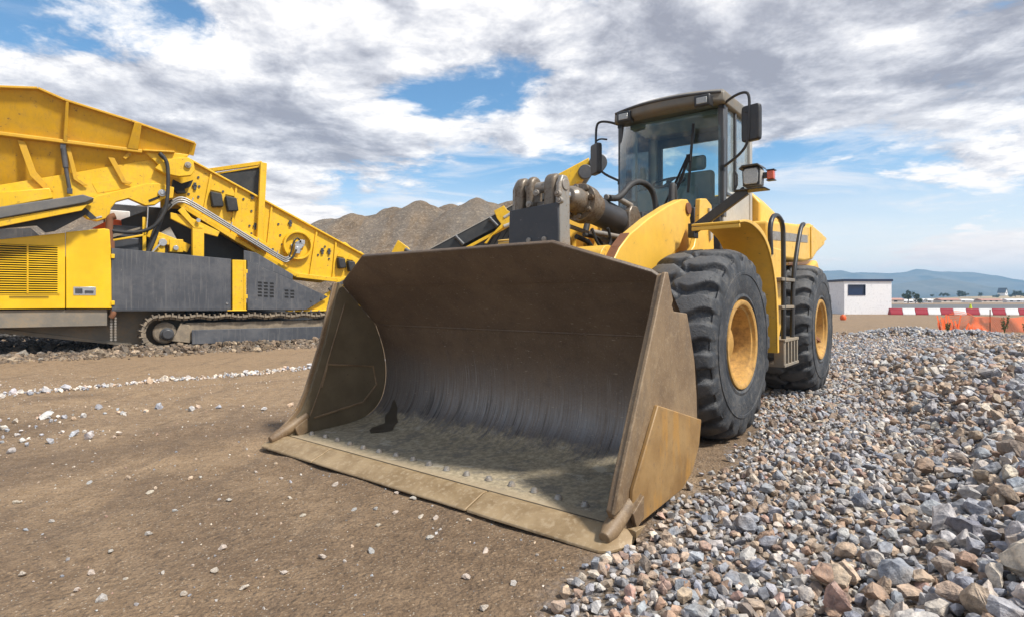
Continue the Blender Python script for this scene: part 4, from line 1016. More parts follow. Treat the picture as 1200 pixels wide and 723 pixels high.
MB().tube([(.56, .30, 3.58), (.40, .25, 3.35), (.30, .22, 3.0), (.18, .2, 2.6), (.06, .2, 2.3)], .05, 10, smooth=3).tube([(.60, .30, 3.66), (.42, .3, 3.5), (.24, .28, 3.0), (.05, .26, 2.3)], .035, 10, smooth=3).build('hydraulic_hose', M['rubber'], SC)
MB().tube([(.08, .2, 3.52), (.07, .2, 3.2), (.05, .2, 2.9)], .015, 6).build('chain', M['bare_steel'], SC)

# discharge conveyor, rising away to the right behind the loader
c0 = Vector((5.0, 0, 0))
import_m = SC.matrix_basis
inv_m = (Matrix.Translation((-8.66, 14.1, 0)) @ Matrix.Rotation(math.atan2(.598, .8016), 4, 'Z')).inverted()
def wl(x, y, z): return inv_m @ Vector((x, y, z))
YC = 18.3
def cp(t, dz=0.0, dy=0.0):                       # along the conveyor: t=0 low end, t=1 head
    return wl(-6.3 + 8.65 * t, YC + dy, .62 + 4.62 * t + dz)
cv = empty('discharge_conveyor', (0, 0, 0), 0, SC)
def slab(t0, t1, z0, z1, y0, y1):
    m = MB()
    vs = [cp(t, z, y) for t in (t0, t1) for y in (y0, y1) for z in (z0, z1)]
    return m.add(vs, [(0, 1, 3, 2), (4, 6, 7, 5), (0, 4, 5, 1), (2, 3, 7, 6), (0, 2, 6, 4), (1, 5, 7, 3)])
slab(.08, .96, -.02, .0, -.0, .9).build('belt', M['dark_belt'], cv)
slab(.10, .93, -.30, .10, -.06, -.03).build('skirt_board', M['dark_belt'], cv, bevel=.01)
slab(.10, .93, -.30, .10, .93, .96).build('skirt_board', M['dark_belt'], cv, bevel=.01)
slab(.10, .93, .10, .125, -.08, -.01).build('skirt_edge', M['cab_grey'], cv)
slab(.08, .80, -.50, -.40, -.05, .05).build('conveyor_frame', Y_, cv, bevel=.01)
slab(.08, .80, -.50, -.40, .85, .95).build('conveyor_frame', Y_, cv, bevel=.01)
slab(.10, .82, -.86, -.50, .02, .06).build('tray', M['dark_belt'], cv)
s_ = MB()
for k in range(14):
    t = .40 + k * .026
    a, b_, c, d_ = cp(t, -.80, .012), cp(t + .006, -.80, .012), cp(t + .030, -.56, .012), cp(t + .024, -.56, .012)
    e = [p + (cp(0, 0, .01) - cp(0, 0, 0)) for p in (a, b_, c, d_)]
    s_.add([a, b_, c, d_] + e, [(0, 1, 2, 3), (7, 6, 5, 4), (0, 4, 5, 1), (1, 5, 6, 2), (2, 6, 7, 3), (3, 7, 4, 0)])
s_.build('tray_slots', M['dark_inside'], cv)
for t in (.30, .42, .545, .665):
    MB().tube([cp(t - .012, .02, -.10), cp(t + .012, -.30, -.10)], .06, 10).cyl(cp(t - .016, .06, -.10), cp(t - .010, .0, -.10), .075, 10).build('roller', M['cab_dark'], cv)
a = [cp(.665, .22, -.14), cp(.70, .22, -.14), cp(.712, .02, -.14), cp(.738, -.22, -.14), cp(.742, -.36, -.14), cp(.66, -.50, -.14), cp(.64, -.66, -.14), cp(.63, -.60, -.14), cp(.69, -.30, -.14), cp(.675, -.05, -.14)]
e = [p + (cp(0, 0, .1) - cp(0, 0, 0)) for p in a]; n = len(a)
MB().add(a + e, [tuple(range(n)), tuple(range(2 * n - 1, n - 1, -1))] + [(i, (i + 1) % n, (i + 1) % n + n, i + n) for i in range(n)]).build('hinge_bracket', Y_, cv, bevel=.01)
MB().tube([cp(.70, -.42, -.12), cp(.78, -.52, -.12)], .06, 12).tube([cp(.70, -.15, -.12), cp(.735, -.12, -.12)], .05, 10).build('hydraulic_ram', M['cab_grey'], cv)
slab(.80, .95, -.42, -.22, -.06, .96).build('red_edge', M['rust'], cv)
hd = slab(.875, 1.0, -.30, .30, -.14, .98); hd.build('head_guard', Y_, cv, bevel=.03)
MB().cyl(cp(.985, -.10, -.30), cp(.985, -.10, 1.1), .22, 24).cyl(cp(1.03, -.02, -.28), cp(1.03, -.02, .1), .27, 20).build('head_drum', M['cab_dark'], cv, bevel=.02)
MB().tube([cp(.56, -.5, .4), wl(-.55, YC + .5, .9), wl(-.5, YC + .5, .0)], .09, 10).build('support_leg', Y_, cv)
bx = MB()
q = wl(-.15, YC - .2, 2.55)
bx.box(q.x - .35, q.x + .35, q.y - .2, q.y + .2, q.z - .2, q.z + .18).box(q.x - .1, q.x + .3, q.y - .25, q.y, q.z + .1, q.z + .38)
bx.build('tensioner', Y_, cv, bevel=.03)
a = [wl(x, YC - .4, z) for x, z in ((-4.1, 2.15), (-3.62, 2.62), (-3.42, 3.0), (-3.12, 2.78), (-3.0, 2.6), (-3.25, 2.5), (-3.5, 2.2))]
e = [p + (cp(0, 0, .2) - cp(0, 0, 0)) for p in a]; n = len(a)
MB().add(a + e, [tuple(range(n)), tuple(range(2 * n - 1, n - 1, -1))] + [(i, (i + 1) % n, (i + 1) % n + n, i + n) for i in range(n)]).build('tail_bracket', Y_, cv, bevel=.012)
MB().tube([wl(-3.2, YC - .45, 2.72), wl(-2.9, YC - .45, 2.55)], .06, 10).build('hydraulic_ram', M['cab_dark'], cv)
# ================================================================== GROUND
def edge_x(Y):
    return .06 + .72 * (min(Y, 5.0) - 2.35) + max(0, Y - 5.0) * .47
def gravel_mask(X, Y):
    n = mnoise.noise((X * 1.7, Y * 1.7, 3.1)) * .22 + mnoise.noise((X * 5, Y * 5, 1.1)) * .08
    m = smooth01(-.12, .18, X - edge_x(Y) + n)
    far = 16.0 + 3.0 * mnoise.noise((X * .3, Y * .3, 5))
    return m * (1 - smooth01(far, far + 6, Y))
def ground_h(X, Y):
    r = math.hypot(X, Y)
    if r > 150: return 0.0
    k = 1 - smooth01(60, 140, r)
    h = .020 * mnoise.noise((X * .55, Y * .55, 0)) + .010 * mnoise.noise((X * 2.3, Y * 2.3, 7))
    if r < 16:
        h += .006 * mnoise.noise((X * 6.5, Y * 6.5, 2)) + .003 * mnoise.noise((X * 15, Y * 15, 4))
        # faint tyre and blade ruts in the dirt, running towards the machine
        u = X * .80 + Y * .60
        w = -X * .60 + Y * .80
        if X < edge_x(Y): h += .013 * math.sin(w * 7 + 1.5 * mnoise.noise((u * .4, w, 1))) * (.5 + mnoise.noise((u * .5, w * .5, 9)))
    d = X - edge_x(Y)
    # the gravel rises towards the right
    m = smooth01(1.2, 2.8, d) * (1 - smooth01(9.5, 13, Y)) * (1 - smooth01(7, 10, d))
    h += m * (.36 + .10 * mnoise.noise((X * .8, Y * .8, 4)))
    h += .05 * smooth01(0, .5, d) * (1 - smooth01(20, 28, Y)) * (.3 + .5 * mnoise.noise((X * .9, Y * .9, 12))) if d > 0 else 0
    return h * k

def spread(lo, hi, step, far_lo, far_hi, g=1.22):
    c = list(np.arange(lo, hi + 1e-6, step)); s = step; x = c[-1]
    while x < far_hi: s *= g; x += s; c.append(x)
    s = step; x = c[0]; head = []
    while x > far_lo: s *= g; x -= s; head.append(x)
    return head[::-1] + c
xs = spread(-6.0, 6.5, .05, -7000, 7000); ys = spread(1.4, 9.0, .05, -300, 9000)
nx, ny = len(xs), len(ys)
V = np.zeros((ny, nx, 3), np.float32); C = np.zeros((ny, nx, 4), np.float32)
for j, Y in enumerate(ys):
    for i, X in enumerate(xs):
        V[j, i] = (X, Y, ground_h(X, Y))
        g = gravel_mask(X, Y) if -20 < X < 60 and 0 < Y < 40 else 0
        # damp, darker earth in front of the bucket
        u = X * .80 + Y * .60; w = -X * .60 + Y * .80
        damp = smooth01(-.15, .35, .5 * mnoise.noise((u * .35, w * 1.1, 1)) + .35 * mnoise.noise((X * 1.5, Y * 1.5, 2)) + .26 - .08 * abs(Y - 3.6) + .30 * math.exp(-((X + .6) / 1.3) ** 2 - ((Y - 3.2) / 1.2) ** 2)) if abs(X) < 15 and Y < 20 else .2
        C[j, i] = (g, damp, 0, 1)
idx = np.arange(nx * ny).reshape(ny, nx)
q = np.stack([idx[:-1, :-1], idx[:-1, 1:], idx[1:, 1:], idx[1:, :-1]], -1).reshape(-1, 4)

def ground_mat():
    m, t, b = material('earth')
    at = t.new('ShaderNodeAttribute', attribute_name='tone'); s = t.new('ShaderNodeSeparateColor'); t.link(at.outputs['Color'], s.inputs[0])
    g, damp = s.outputs[0], s.outputs[1]
    v = t.coord('Object')
    n0 = t.noise(v, .25, 4, .6); n1 = t.noise(v, 1.3, 6, .62); n2 = t.noise(v, 9, 6, .68); n3 = t.noise(v, 45, 4, .65); n4 = t.noise(v, 170, 2, .6)
    vs = t.coord('Object', (2.2, .5, 1)); ns = t.noise(vs, 2.0, 5, .6, .5)
    dry = t.mix(t.step(n2, .35, .65), (.232, .153, .086), (.345, .242, .148))
    dry = t.mix(t.math('MULTIPLY', t.step(n0, .4, .62), .5), dry, (.315, .21, .115))
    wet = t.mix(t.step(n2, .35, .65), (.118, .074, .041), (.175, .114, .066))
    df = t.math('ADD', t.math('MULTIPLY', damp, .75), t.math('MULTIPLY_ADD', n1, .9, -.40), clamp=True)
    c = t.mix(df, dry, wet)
    c = t.mix(t.math('MULTIPLY', t.step(ns, .54, .66), .40), c, (.11, .074, .048))
    # grit: pale and dark grains
    gr = t.voro(v, 95, 'Color'); gs = t.new('ShaderNodeSeparateColor'); t.link(gr, gs.inputs[0])
    gd = t.voro(v, 95)
    c = t.mix(t.math('MULTIPLY', t.math('MULTIPLY', t.step(gs.outputs[0], .90, .93), t.step(gd, .42, .30)), .75), c, (.46, .40, .32))
    c = t.mix(t.math('MULTIPLY', t.step(gs.outputs[1], .86, .90), .55), c, (.075, .052, .036))
    c = t.mix(t.math('MULTIPLY', t.step(n3, .52, .68), .45), c, (.36, .25, .15))
    c = t.mix(t.math('MULTIPLY', t.step(n4, .54, .68), .45), c, (.062, .043, .028))
    # fine stone bed under the loose gravel
    vo = t.voro(v, 26, 'Color'); s2 = t.new('ShaderNodeSeparateColor'); t.link(vo, s2.inputs[0])
    st = t.ramp(s2.outputs[0], [(0, (.10, .11, .13)), (.25, (.24, .23, .22)), (.5, (.30, .22, .16)), (.75, (.20, .22, .26)), (1, (.42, .40, .38))])
    gd2 = t.voro(v, 26)
    st = t.mix(t.step(gd2, .35, .75), st, (.10, .075, .05))
    c = t.mix(t.math('MULTIPLY', g, .85), c, st)
    t.link(c, b.inputs['Base Color'])
    t.val(b.inputs['Roughness'], t.math('MULTIPLY_ADD', df, -.18, .95))
    h = t.math('ADD', t.math('ADD', t.math('MULTIPLY', n2, 1.0), t.math('MULTIPLY', n3, .5)), t.math('MULTIPLY', n4, .25))
    cr = t.voro(v, 55); cr2 = t.voro(v, 19)
    h = t.math('SUBTRACT', h, t.math('ADD', t.math('MULTIPLY', cr, .35), t.math('MULTIPLY', t.step(cr2, .1, .5), .35)))
    h = t.math('ADD', h, t.math('MULTIPLY', t.math('MULTIPLY', gd2, g), -.9))
    t.link(t.bump(h, .85, .028), b.inputs['Normal'])
    return m
M['earth'] = ground_mat()
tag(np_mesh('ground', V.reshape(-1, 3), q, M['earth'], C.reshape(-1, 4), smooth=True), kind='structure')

# ------------------------------------------------------------------ stones
def stone_mat():
    m, t, b = material('stone')
    at = t.new('ShaderNodeAttribute', attribute_name='tone')
    v = t.coord('Object'); n1 = t.noise(v, 22, 5, .65); n2 = t.noise(v, 110, 4, .65); n3 = t.noise(v, 9, 3)
    c = t.mix(t.step(n1, .32, .68), (.55, .55, .57), (1.38, 1.32, 1.24))
    c = t.mix(1.0, at.outputs['Color'], c, 'MULTIPLY')
    c = t.mix(t.math('MULTIPLY', t.step(n2, .56, .70), .45), c, (.40, .38, .35))
    c = t.mix(t.math('MULTIPLY', t.step(n3, .52, .70), .35), c, (.26, .19, .13))
    c = t.mix(t.math('MULTIPLY', t.step(t.noise(v, 3.5, 5, .6), .35, .75), .38), c, (.33, .28, .225))
    t.link(c, b.inputs['Base Color']); b.inputs['Roughness'].default_value = .82
    t.link(t.bump(t.math('ADD', n1, t.math('MULTIPLY', n2, .5)), .75, .014), b.inputs['Normal'])
    return m
M['stone'] = stone_mat()

def hull(seed, n, round_=0.0):
    rs = np.random.default_rng(seed)
    p = rs.normal(size=(n, 3)); p /= np.linalg.norm(p, axis=1)[:, None]
    p *= rs.uniform(.72, 1.0, (n, 1))
    # knock a few flat faces: crushed rock
    for _ in range(4):
        d = rs.normal(size=3); d /= np.linalg.norm(d); cut = rs.uniform(.45, .72)
        k = p @ d; p -= np.maximum(0, k - cut)[:, None] * d
    bm = bmesh.new()
    for q_ in p: bm.verts.new(q_)
    r = bmesh.ops.convex_hull(bm, input=bm.verts)
    bmesh.ops.delete(bm, geom=[v for v in bm.verts if not v.link_faces], context='VERTS')
    bmesh.ops.remove_doubles(bm, verts=bm.verts[:], dist=.06)
    bmesh.ops.triangulate(bm, faces=bm.faces[:])
    bmesh.ops.recalc_face_normals(bm, faces=bm.faces[:])
    bm.verts.index_update()
    v = np.array([w.co[:] for w in bm.verts]); f = np.array([[w.index for w in fc.verts] for fc in bm.faces]); bm.free()
    return v, f
HULLS = [hull(100 + i, 22) for i in range(22)]
def rough(hv, hf, seed):
    bm = bmesh.new(); vv = [bm.verts.new(v) for v in hv]
    for f in hf: bm.faces.new([vv[i] for i in f])
    bmesh.ops.subdivide_edges(bm, edges=bm.edges[:], cuts=3, use_grid_fill=True)
    bmesh.ops.triangulate(bm, faces=bm.faces[:])
    bm.normal_update()
    for v in bm.verts:
        n = mnoise.fractal(v.co * 2.2 + Vector((seed, 0, 0)), 1.0, 2.0, 4)
        v.co += v.normal * (.075 * n)
    bm.verts.index_update()
    v = np.array([w.co[:] for w in bm.verts]); f = np.array([[w.index for w in fc.verts] for fc in bm.faces]); bm.free()
    return v, f
HULLS_BIG = [rough(*hull(300 + i, 26), i * 7.3) for i in range(16)]
PAL = np.array([(.20, .225, .27), (.25, .27, .31), (.33, .335, .35), (.14, .155, .19), (.40, .385, .365), (.30, .235, .18), (.35, .27, .205), (.255, .175, .13), (.44, .40, .35), (.30, .20, .17), (.18, .15, .13), (.24, .25, .27)]) * np.array([1.40, 1.38, 1.36])
PW = np.array([.13, .13, .13, .08, .10, .11, .10, .07, .06, .03, .04, .06])
def tones(n, pal=PAL, w=PW, jit=.16):
    c = pal[rng.choice(len(pal), n, p=w / w.sum())]
    c = c * rng.uniform(1 - jit, 1 + jit, (n, 1)) * rng.uniform(.975, 1.025, (n, 3))
    return np.concatenate([c, np.ones((n, 1))], 1)
def rand_rot(n, tilt=1.0):
    q_ = rng.normal(size=(n, 4)); q_[:, 1:3] *= tilt; q_ /= np.linalg.norm(q_, axis=1)[:, None]
    w, x, y, z = q_.T
    return np.stack([np.stack([1 - 2 * (y * y + z * z), 2 * (x * y - z * w), 2 * (x * z + y * w)], -1),
                     np.stack([2 * (x * y + z * w), 1 - 2 * (x * x + z * z), 2 * (y * z - x * w)], -1),
                     np.stack([2 * (x * z - y * w), 2 * (y * z + x * w), 1 - 2 * (x * x + y * y)], -1)], -2)
def stones(name, pos, size, col, hulls=HULLS, flat=.72, tilt=.45):
    n = len(pos); var = rng.integers(0, len(hulls), n)
    sc = np.stack([rng.uniform(.85, 1.25, n), rng.uniform(.65, 1.0, n), rng.uniform(.75, 1.15, n) * flat], -1) * size[:, None] / 2
    rot = rand_rot(n, tilt)
    VV = []; FF_ = []; CC = []; off = 0
    for k, (hv, hf) in enumerate(hulls):
        s = np.where(var == k)[0]
        if not len(s): continue
        a = np.einsum('nij,nvj->nvi', rot[s], hv[None] * sc[s][:, None]) + pos[s][:, None]
        VV.append(a.reshape(-1, 3)); FF_.append((hf[None] + (np.arange(len(s)) * len(hv))[:, None, None] + off).reshape(-1, 3))
        CC.append(np.repeat(col[s], len(hv), 0)); off += len(s) * len(hv)
    return np_mesh(name, np.concatenate(VV), np.concatenate(FF_), M['stone'], np.concatenate(CC))
def scatter(x0, x1, y0, y1, sp, keep):
    gx = np.arange(x0, x1, sp); gy = np.arange(y0, y1, sp)
    X, Y = np.meshgrid(gx, gy); X = X.ravel() + rng.uniform(-.55, .55, X.size) * sp; Y = Y.ravel() + rng.uniform(-.55, .55, Y.size) * sp
    k = (X < .90 * Y + 3.0) & (X > -.95 * Y - 1.2)
    X, Y = X[k], Y[k]
    kk = np.array([keep(x, y) for x, y in zip(X, Y)]) > rng.uniform(0, 1, len(X))
    return X[kk], Y[kk]
def zed(X, Y): return np.array([ground_h(x, y) for x, y in zip(X, Y)])
P_, S_, K_ = [], [], []
def lay(X, Y, size, sink=.25, lift=0.0):
    P_.append(np.stack([X, Y, zed(X, Y) + size * sink + lift], -1)); S_.append(size); K_.append(tones(len(X)))
def dd(x, y): return x - edge_x(y)
# small stones everywhere, larger ones to the right
X, Y = scatter(-.6, 11, 1.2, 9, .050, lambda x, y: gravel_mask(x, y) * (1 - .6 * smooth01(1.2, 2.6, dd(x, y))))
lay(X, Y, rng.lognormal(math.log(.052), .28, len(X)))
X, Y = scatter(-.4, 11, 1.2, 9, .092, lambda x, y: gravel_mask(x, y) * smooth01(.0, .55, dd(x, y)))
lay(X, Y, rng.lognormal(math.log(.072), .26, len(X)), .34)
X, Y = scatter(.4, 9.5, 1.4, 11, .112, lambda x, y: .95 * smooth01(1.25, 2.1, dd(x, y) + .35 * mnoise.noise((x, y, 0)) + .5 * (1 - smooth01(2.2, 3.6, y))) * (1 - smooth01(6, 8, dd(x, y))))
lay(X, Y, rng.lognormal(math.log(.115), .22, len(X)), .36, .01)
X, Y = scatter(1.5, 9.5, 1.6, 8, .36, lambda x, y: .6 * smooth01(1.4, 2.4, dd(x, y)))
lay(X, Y, rng.lognormal(math.log(.155), .12, len(X)), .34, .02)
X, Y = scatter(1.5, 24, 9, 24, .082, lambda x, y: gravel_mask(x, y) * .85)
lay(X, Y, rng.lognormal(math.log(.072), .3, len(X)), .2)
X, Y = scatter(4, 26, 9, 24, .30, lambda x, y: gravel_mask(x, y) * .5 * smooth01(1.5, 4, dd(x, y)))
lay(X, Y, rng.lognormal(math.log(.16), .25, len(X)), .2)
PP, SS, KK = np.concatenate(P_), np.concatenate(S_), np.concatenate(K_)
big = (SS > .095) & (PP[:, 1] < 7)
g2 = stones('gravel', PP[big], SS[big], KK[big], HULLS_BIG)
tag(g2, 'coarse blue grey and tan broken stones heaped towards the right edge', 'gravel', kind='stuff')
gv = stones('gravel', PP[~big], SS[~big], KK[~big])
tag(gv, 'bed of crushed blue grey and tan stones right of the loader', 'gravel', kind='stuff')
print('STONES', sum(len(s) for s in S_))

# a few boulders large enough to pick out
BO = [((1048, 706), 2.50, .21, (.27, .30, .35), 'largest blue grey block of crushed stone at the near edge of the gravel'),
      ((1125, 655), 2.86, .155, (.25, .27, .31), 'squat grey broken stone just beyond the largest blue grey block'),
      ((1185, 628), 3.05, .16, (.30, .23, .17), 'brownish broken stone at the far right of the gravel'),
      ((1010, 596), 3.45, .15, (.20, .23, .29), 'dark blue angular stone in the middle of the gravel')]
for (px, py), Y, size, col, lab in BO:
    x = (px - 600) / 700 * Y
    o = stones('boulder', np.array([[0, 0, 0.]]), np.array([size]), np.array([[*col, 1]]), HULLS_BIG, .8, .2)
    o.location = (x, Y, ground_h(x, Y) + size * .38)
    tag(o, lab, 'stone')

# grit on the dirt
X, Y = scatter(-9, 4, 1.4, 10, .080, lambda x, y: (1 - gravel_mask(x, y)) * (.25 + .5 * smooth01(-.1, .5, mnoise.noise((x * .6, y * 1.1, 21)))))
sz = rng.lognormal(math.log(.013), .45, len(X))
o = stones('grit', np.stack([X, Y, zed(X, Y) + sz * .1], -1), sz, tones(len(X), PAL, np.array([.05, .08, .14, .03, .2, .14, .14, .07, .12, .03, .03, .03])))
tag(o, 'fine pale grit and pebbles strewn over the brown dirt', 'grit', kind='stuff')
# pale gravel spilled in a line across the dirt, and thinner drifts of it
def line_keep(x, y):
    u = (x + 6.6) / 3.0; yc = 7.5 + 1.13 * (x + 6.6) + .25 * mnoise.noise((x * .8, 0, 3))
    return .95 * (1 - smooth01(.10, .34, abs(y - yc) + .12 * mnoise.noise((x * 3, y * 3, 0))))
X1, Y1 = scatter(-9.5, -2.4, 4.5, 13.5, .065, line_keep)
def drift_keep(x, y):
    return .16 * smooth01(.12, .42, mnoise.noise((x * .55 + 3, y * 1.4, 30))) * (1 - smooth01(6.4, 7.2, y)) * smooth01(-1.8, -3.2, x)
X2, Y2 = scatter(-8, -1.5, 4.0, 7.2, .07, drift_keep)
X = np.concatenate([X1, X2]); Y = np.concatenate([Y1, Y2])
sz = rng.lognormal(math.log(.060), .35, len(X))
o = stones('spilled_gravel', np.stack([X, Y, zed(X, Y) + sz * .2], -1), sz, tones(len(X), PAL, np.array([.1, .15, .2, .02, .25, .08, .1, .03, .12, .0, .0, .05])) * np.array([1.25, 1.25, 1.25, 1]))
tag(o, 'pale gravel spilled in a line across the dirt before the screening plant', 'gravel', kind='stuff')
# churned clods and rocks along the crawler track
scM = Matrix.Translation((-8.66, 14.1, 0)) @ Matrix.Rotation(math.atan2(.598, .8016), 4, 'Z')
n = 4200
u = rng.uniform(-3.2, 5.4, n); w = rng.normal(-.42, .42, n)
hh = np.maximum(0, .21 * np.exp(-((w + .2) / .45) ** 2) * np.array([.35 + .9 * max(0, mnoise.noise((a * 1.3, 0, 8)) + .35) for a in u])) * np.where(u < -.6, np.maximum(0, (u + 3.2) / 2.6) * .6, 1)
wx = np.array([scM @ Vector((a, b_, 0)) for a, b_ in zip(u, w)])
sz = rng.lognormal(math.log(.085), .5, n)
o = stones('rubble', np.stack([wx[:, 0], wx[:, 1], hh * rng.uniform(.2, 1, n)], -1), sz, tones(n, np.array([(.13, .092, .058), (.19, .135, .085), (.075, .055, .038), (.32, .25, .17), (.40, .31, .22), (.22, .20, .18)]), np.array([.34, .28, .24, .07, .03, .04])))
tag(o, 'churned dark clods and broken rock heaped along the crawler track', 'rubble', kind='stuff')
n = 2500
u = rng.uniform(-6, -.6, n); w = rng.uniform(.2, 5, n)
wx = np.array([scM @ Vector((a, b_, 0)) for a, b_ in zip(u, w)])
sz = rng.lognormal(math.log(.13), .4, n)
o = stones('fines', np.stack([wx[:, 0], wx[:, 1], .16 * np.maximum(0, w - .6) * .5], -1), sz, tones(n, np.array([(.07, .065, .06), (.10, .095, .09), (.045, .042, .04)]), np.array([.4, .3, .3])))
tag(o, 'dark crushed fines piled under the screening plant', 'gravel', kind='stuff')

# loose stones one can count on the dirt
LS = [(435, 648, .052), (503, 633, .05), (463, 602, .045), (493, 607, .045), (510, 608, .048), (547, 678, .055), (567, 717, .055), (602, 688, .042), (443, 617, .04), (440, 596, .045), (485, 585, .05),
      (465, 578, .04), (550, 610, .042), (378, 655, .058), (261, 641, .06), (252, 672, .05), (174, 626, .05), (176, 578, .05), (105, 567, .045), (268, 588, .045), (333, 674, .042), (286, 691, .05), (393, 570, .06),
      (107, 668, .05), (27, 671, .05), (120, 707, .06), (20, 590, .05), (205, 600, .04), (235, 560, .035), (330, 560, .04), (340, 585, .035), (300, 553, .04), (90, 690, .04), (215, 700, .045), (60, 610, .04), (355, 605, .04), (415, 598, .04), (130, 645, .04)]
lmesh = []
for i in range(9):
    o = stones('loose_stone', np.array([[0, 0, 0.]]), np.array([1.0]), tones(1, PAL[[2, 4, 8]], np.array([.35, .4, .25]), .1) * np.array([1.2, 1.2, 1.2, 1]), HULLS_BIG, .62, .15)
    lmesh.append(o)
for i, (px, py, size) in enumerate(LS):
    Y = CAM_H * 700 / (py - 350); x = (px - 600) / 700 * Y
    o = lmesh[i] if i < 9 else lmesh[i % 9].copy()
    if i >= 9: COL.objects.link(o)
    o.scale = (size, size, size); o.rotation_euler.z = i * 1.7
    o.location = (x, Y, ground_h(x, Y) + size * .18)
    tag(o, 'pale loose stone lying by itself on the bare brown dirt', 'stone', 'loose stones scattered on the bare dirt')

# small pile of blue grey stones beyond the gravel bed
n = 900
px_ = rng.uniform(0, 1, n); prof_h = lambda s: .27 * math.sin(math.pi * min(1, s * 1.5)) ** .7 if s < .62 else .16 * math.sin(math.pi * min(1, (s - .5) * 2)) ** .8
X = 11.4 + 4.9 * px_; w = rng.normal(0, .32, n); Y = 19.6 + w + .25 * (X - 11.4) * .4
H_h = np.array([prof_h(s) for s in px_]) * np.exp(-(w / .5) ** 2)
sz = rng.lognormal(math.log(.13), .3, n)
o = stones('gravel_pile', np.stack([X, Y, H_h * rng.uniform(.5, 1, n) + .05], -1), sz, tones(n, PAL, np.array([.2, .2, .2, .12, .12, .03, .03, .02, .03, .0, .02, .03])))
tag(o, 'low windrow of blue grey stones dumped beyond the gravel bed', 'gravel pile')

# ------------------------------------------------------------------ the great heap behind
def heap_mat():
    m, t, b = material('heap_gravel')
    v = t.coord('Object'); n0 = t.noise(v, .12, 5, .6); n1 = t.noise(v, .8, 6, .65); n2 = t.noise(v, 5, 6, .7); n3 = t.noise(v, 17, 3, .7)
    vs = t.coord('Object', (.9, .12, .12)); ns = t.noise(vs, 1.0, 5, .6)
    c = t.mix(t.step(n1, .35, .65), (.135, .092, .055), (.235, .165, .10))
    c = t.mix(t.math('MULTIPLY', t.step(ns, .42, .62), .65), c, (.15, .13, .11))
    c = t.mix(t.math('MULTIPLY', t.step(n0, .42, .6), .6), c, (.175, .155, .13))
    c = t.mix(t.math('MULTIPLY', t.step(n2, .50, .64), .7), c, (.36, .29, .21))
    c = t.mix(t.math('MULTIPLY', t.step(n3, .52, .62), .75), c, (.050, .038, .028))
    t.link(c, b.inputs['Base Color']); b.inputs['Roughness'].default_value = .95
    t.link(t.bump(t.math('ADD', n2, t.math('MULTIPLY', n3, .6)), .9, .12), b.inputs['Normal'])
    return m
M['heap'] = heap_mat()
YR = 45.0
ridge_px = [(-300, 275), (-100, 240), (40, 240), (180, 247), (300, 268), (345, 265), (380, 258), (410, 252), (440, 251), (465, 243), (487, 241), (500, 238.5), (514, 241.5), (525, 238), (540, 241.5), (553, 243), (562, 237), (585, 236), (620, 234), (660, 240), (720, 262), (800, 300), (860, 345), (900, 352)]
rx = [(p[0] - 600) / 700 * YR for p in ridge_px]; rz = [CAM_H + (350 - p[1]) / 700 * YR for p in ridge_px]
hx = np.linspace(rx[0], rx[-1], 460); hy = np.linspace(YR - 15, YR + 15, 130)
CON = [(px, dyc, k) for px, dyc, k in ((-200, -1, 1), (-60, -2, 1), (60, -1, 1), (180, -2, 1), (290, -1, 1), (345, -3, .93), (388, 0, 1), (425, -2.5, .97), (462, 0, 1), (498, -1, 1), (526, 1, 1), (562, -2, 1), (600, 0, 1), (640, -1, 1), (700, 0, 1), (750, -2, .95), (545, -4.5, .72), (410, -5, .70), (480, -5.5, .66), (610, -5, .7))]
CONES = [((px - 600) / 700 * YR, YR + dyc, k * float(np.interp((px - 600) / 700 * YR, rx, rz))) for px, dyc, k in CON]
hv = []
for y in hy:
    for x in hx:
        top = np.interp(x + .5 * mnoise.noise((x * .5, y * .3, 1)), rx, rz)
        wx_, wy_ = x + .5 * mnoise.noise((x * .4, y * .4, 3)), y + .5 * mnoise.noise((x * .4, y * .4, 8))
        f = max(0.0, max(cz - math.sqrt((wx_ - cx_) ** 2 + (wy_ - cy_) ** 2 + .35) * .62 + .37 for cx_, cy_, cz in CONES), (top - .18 + .3 * mnoise.noise((x * .22, 0, 4))) - abs(wy_ - YR) * .60)
        f += (.13 * mnoise.noise((x * .5, y * .5, 5)) + .10 * mnoise.noise((x * 1.6, y * 1.6, 6)) + .25 * abs(mnoise.noise((x * .55, y * .12, 9)))) * min(1, f) - .05
        hv.append((x, y, min(f, top + .15)))
nx_ = len(hx); idx = np.arange(len(hv)).reshape(len(hy), nx_)
q = np.stack([idx[:-1, :-1], idx[:-1, 1:], idx[1:, 1:], idx[1:, :-1]], -1).reshape(-1, 4)
tag(np_mesh('gravel_heap', hv, q, M['heap'], smooth=True), 'tall brown heap of crushed gravel behind the screening plant', 'gravel heap')

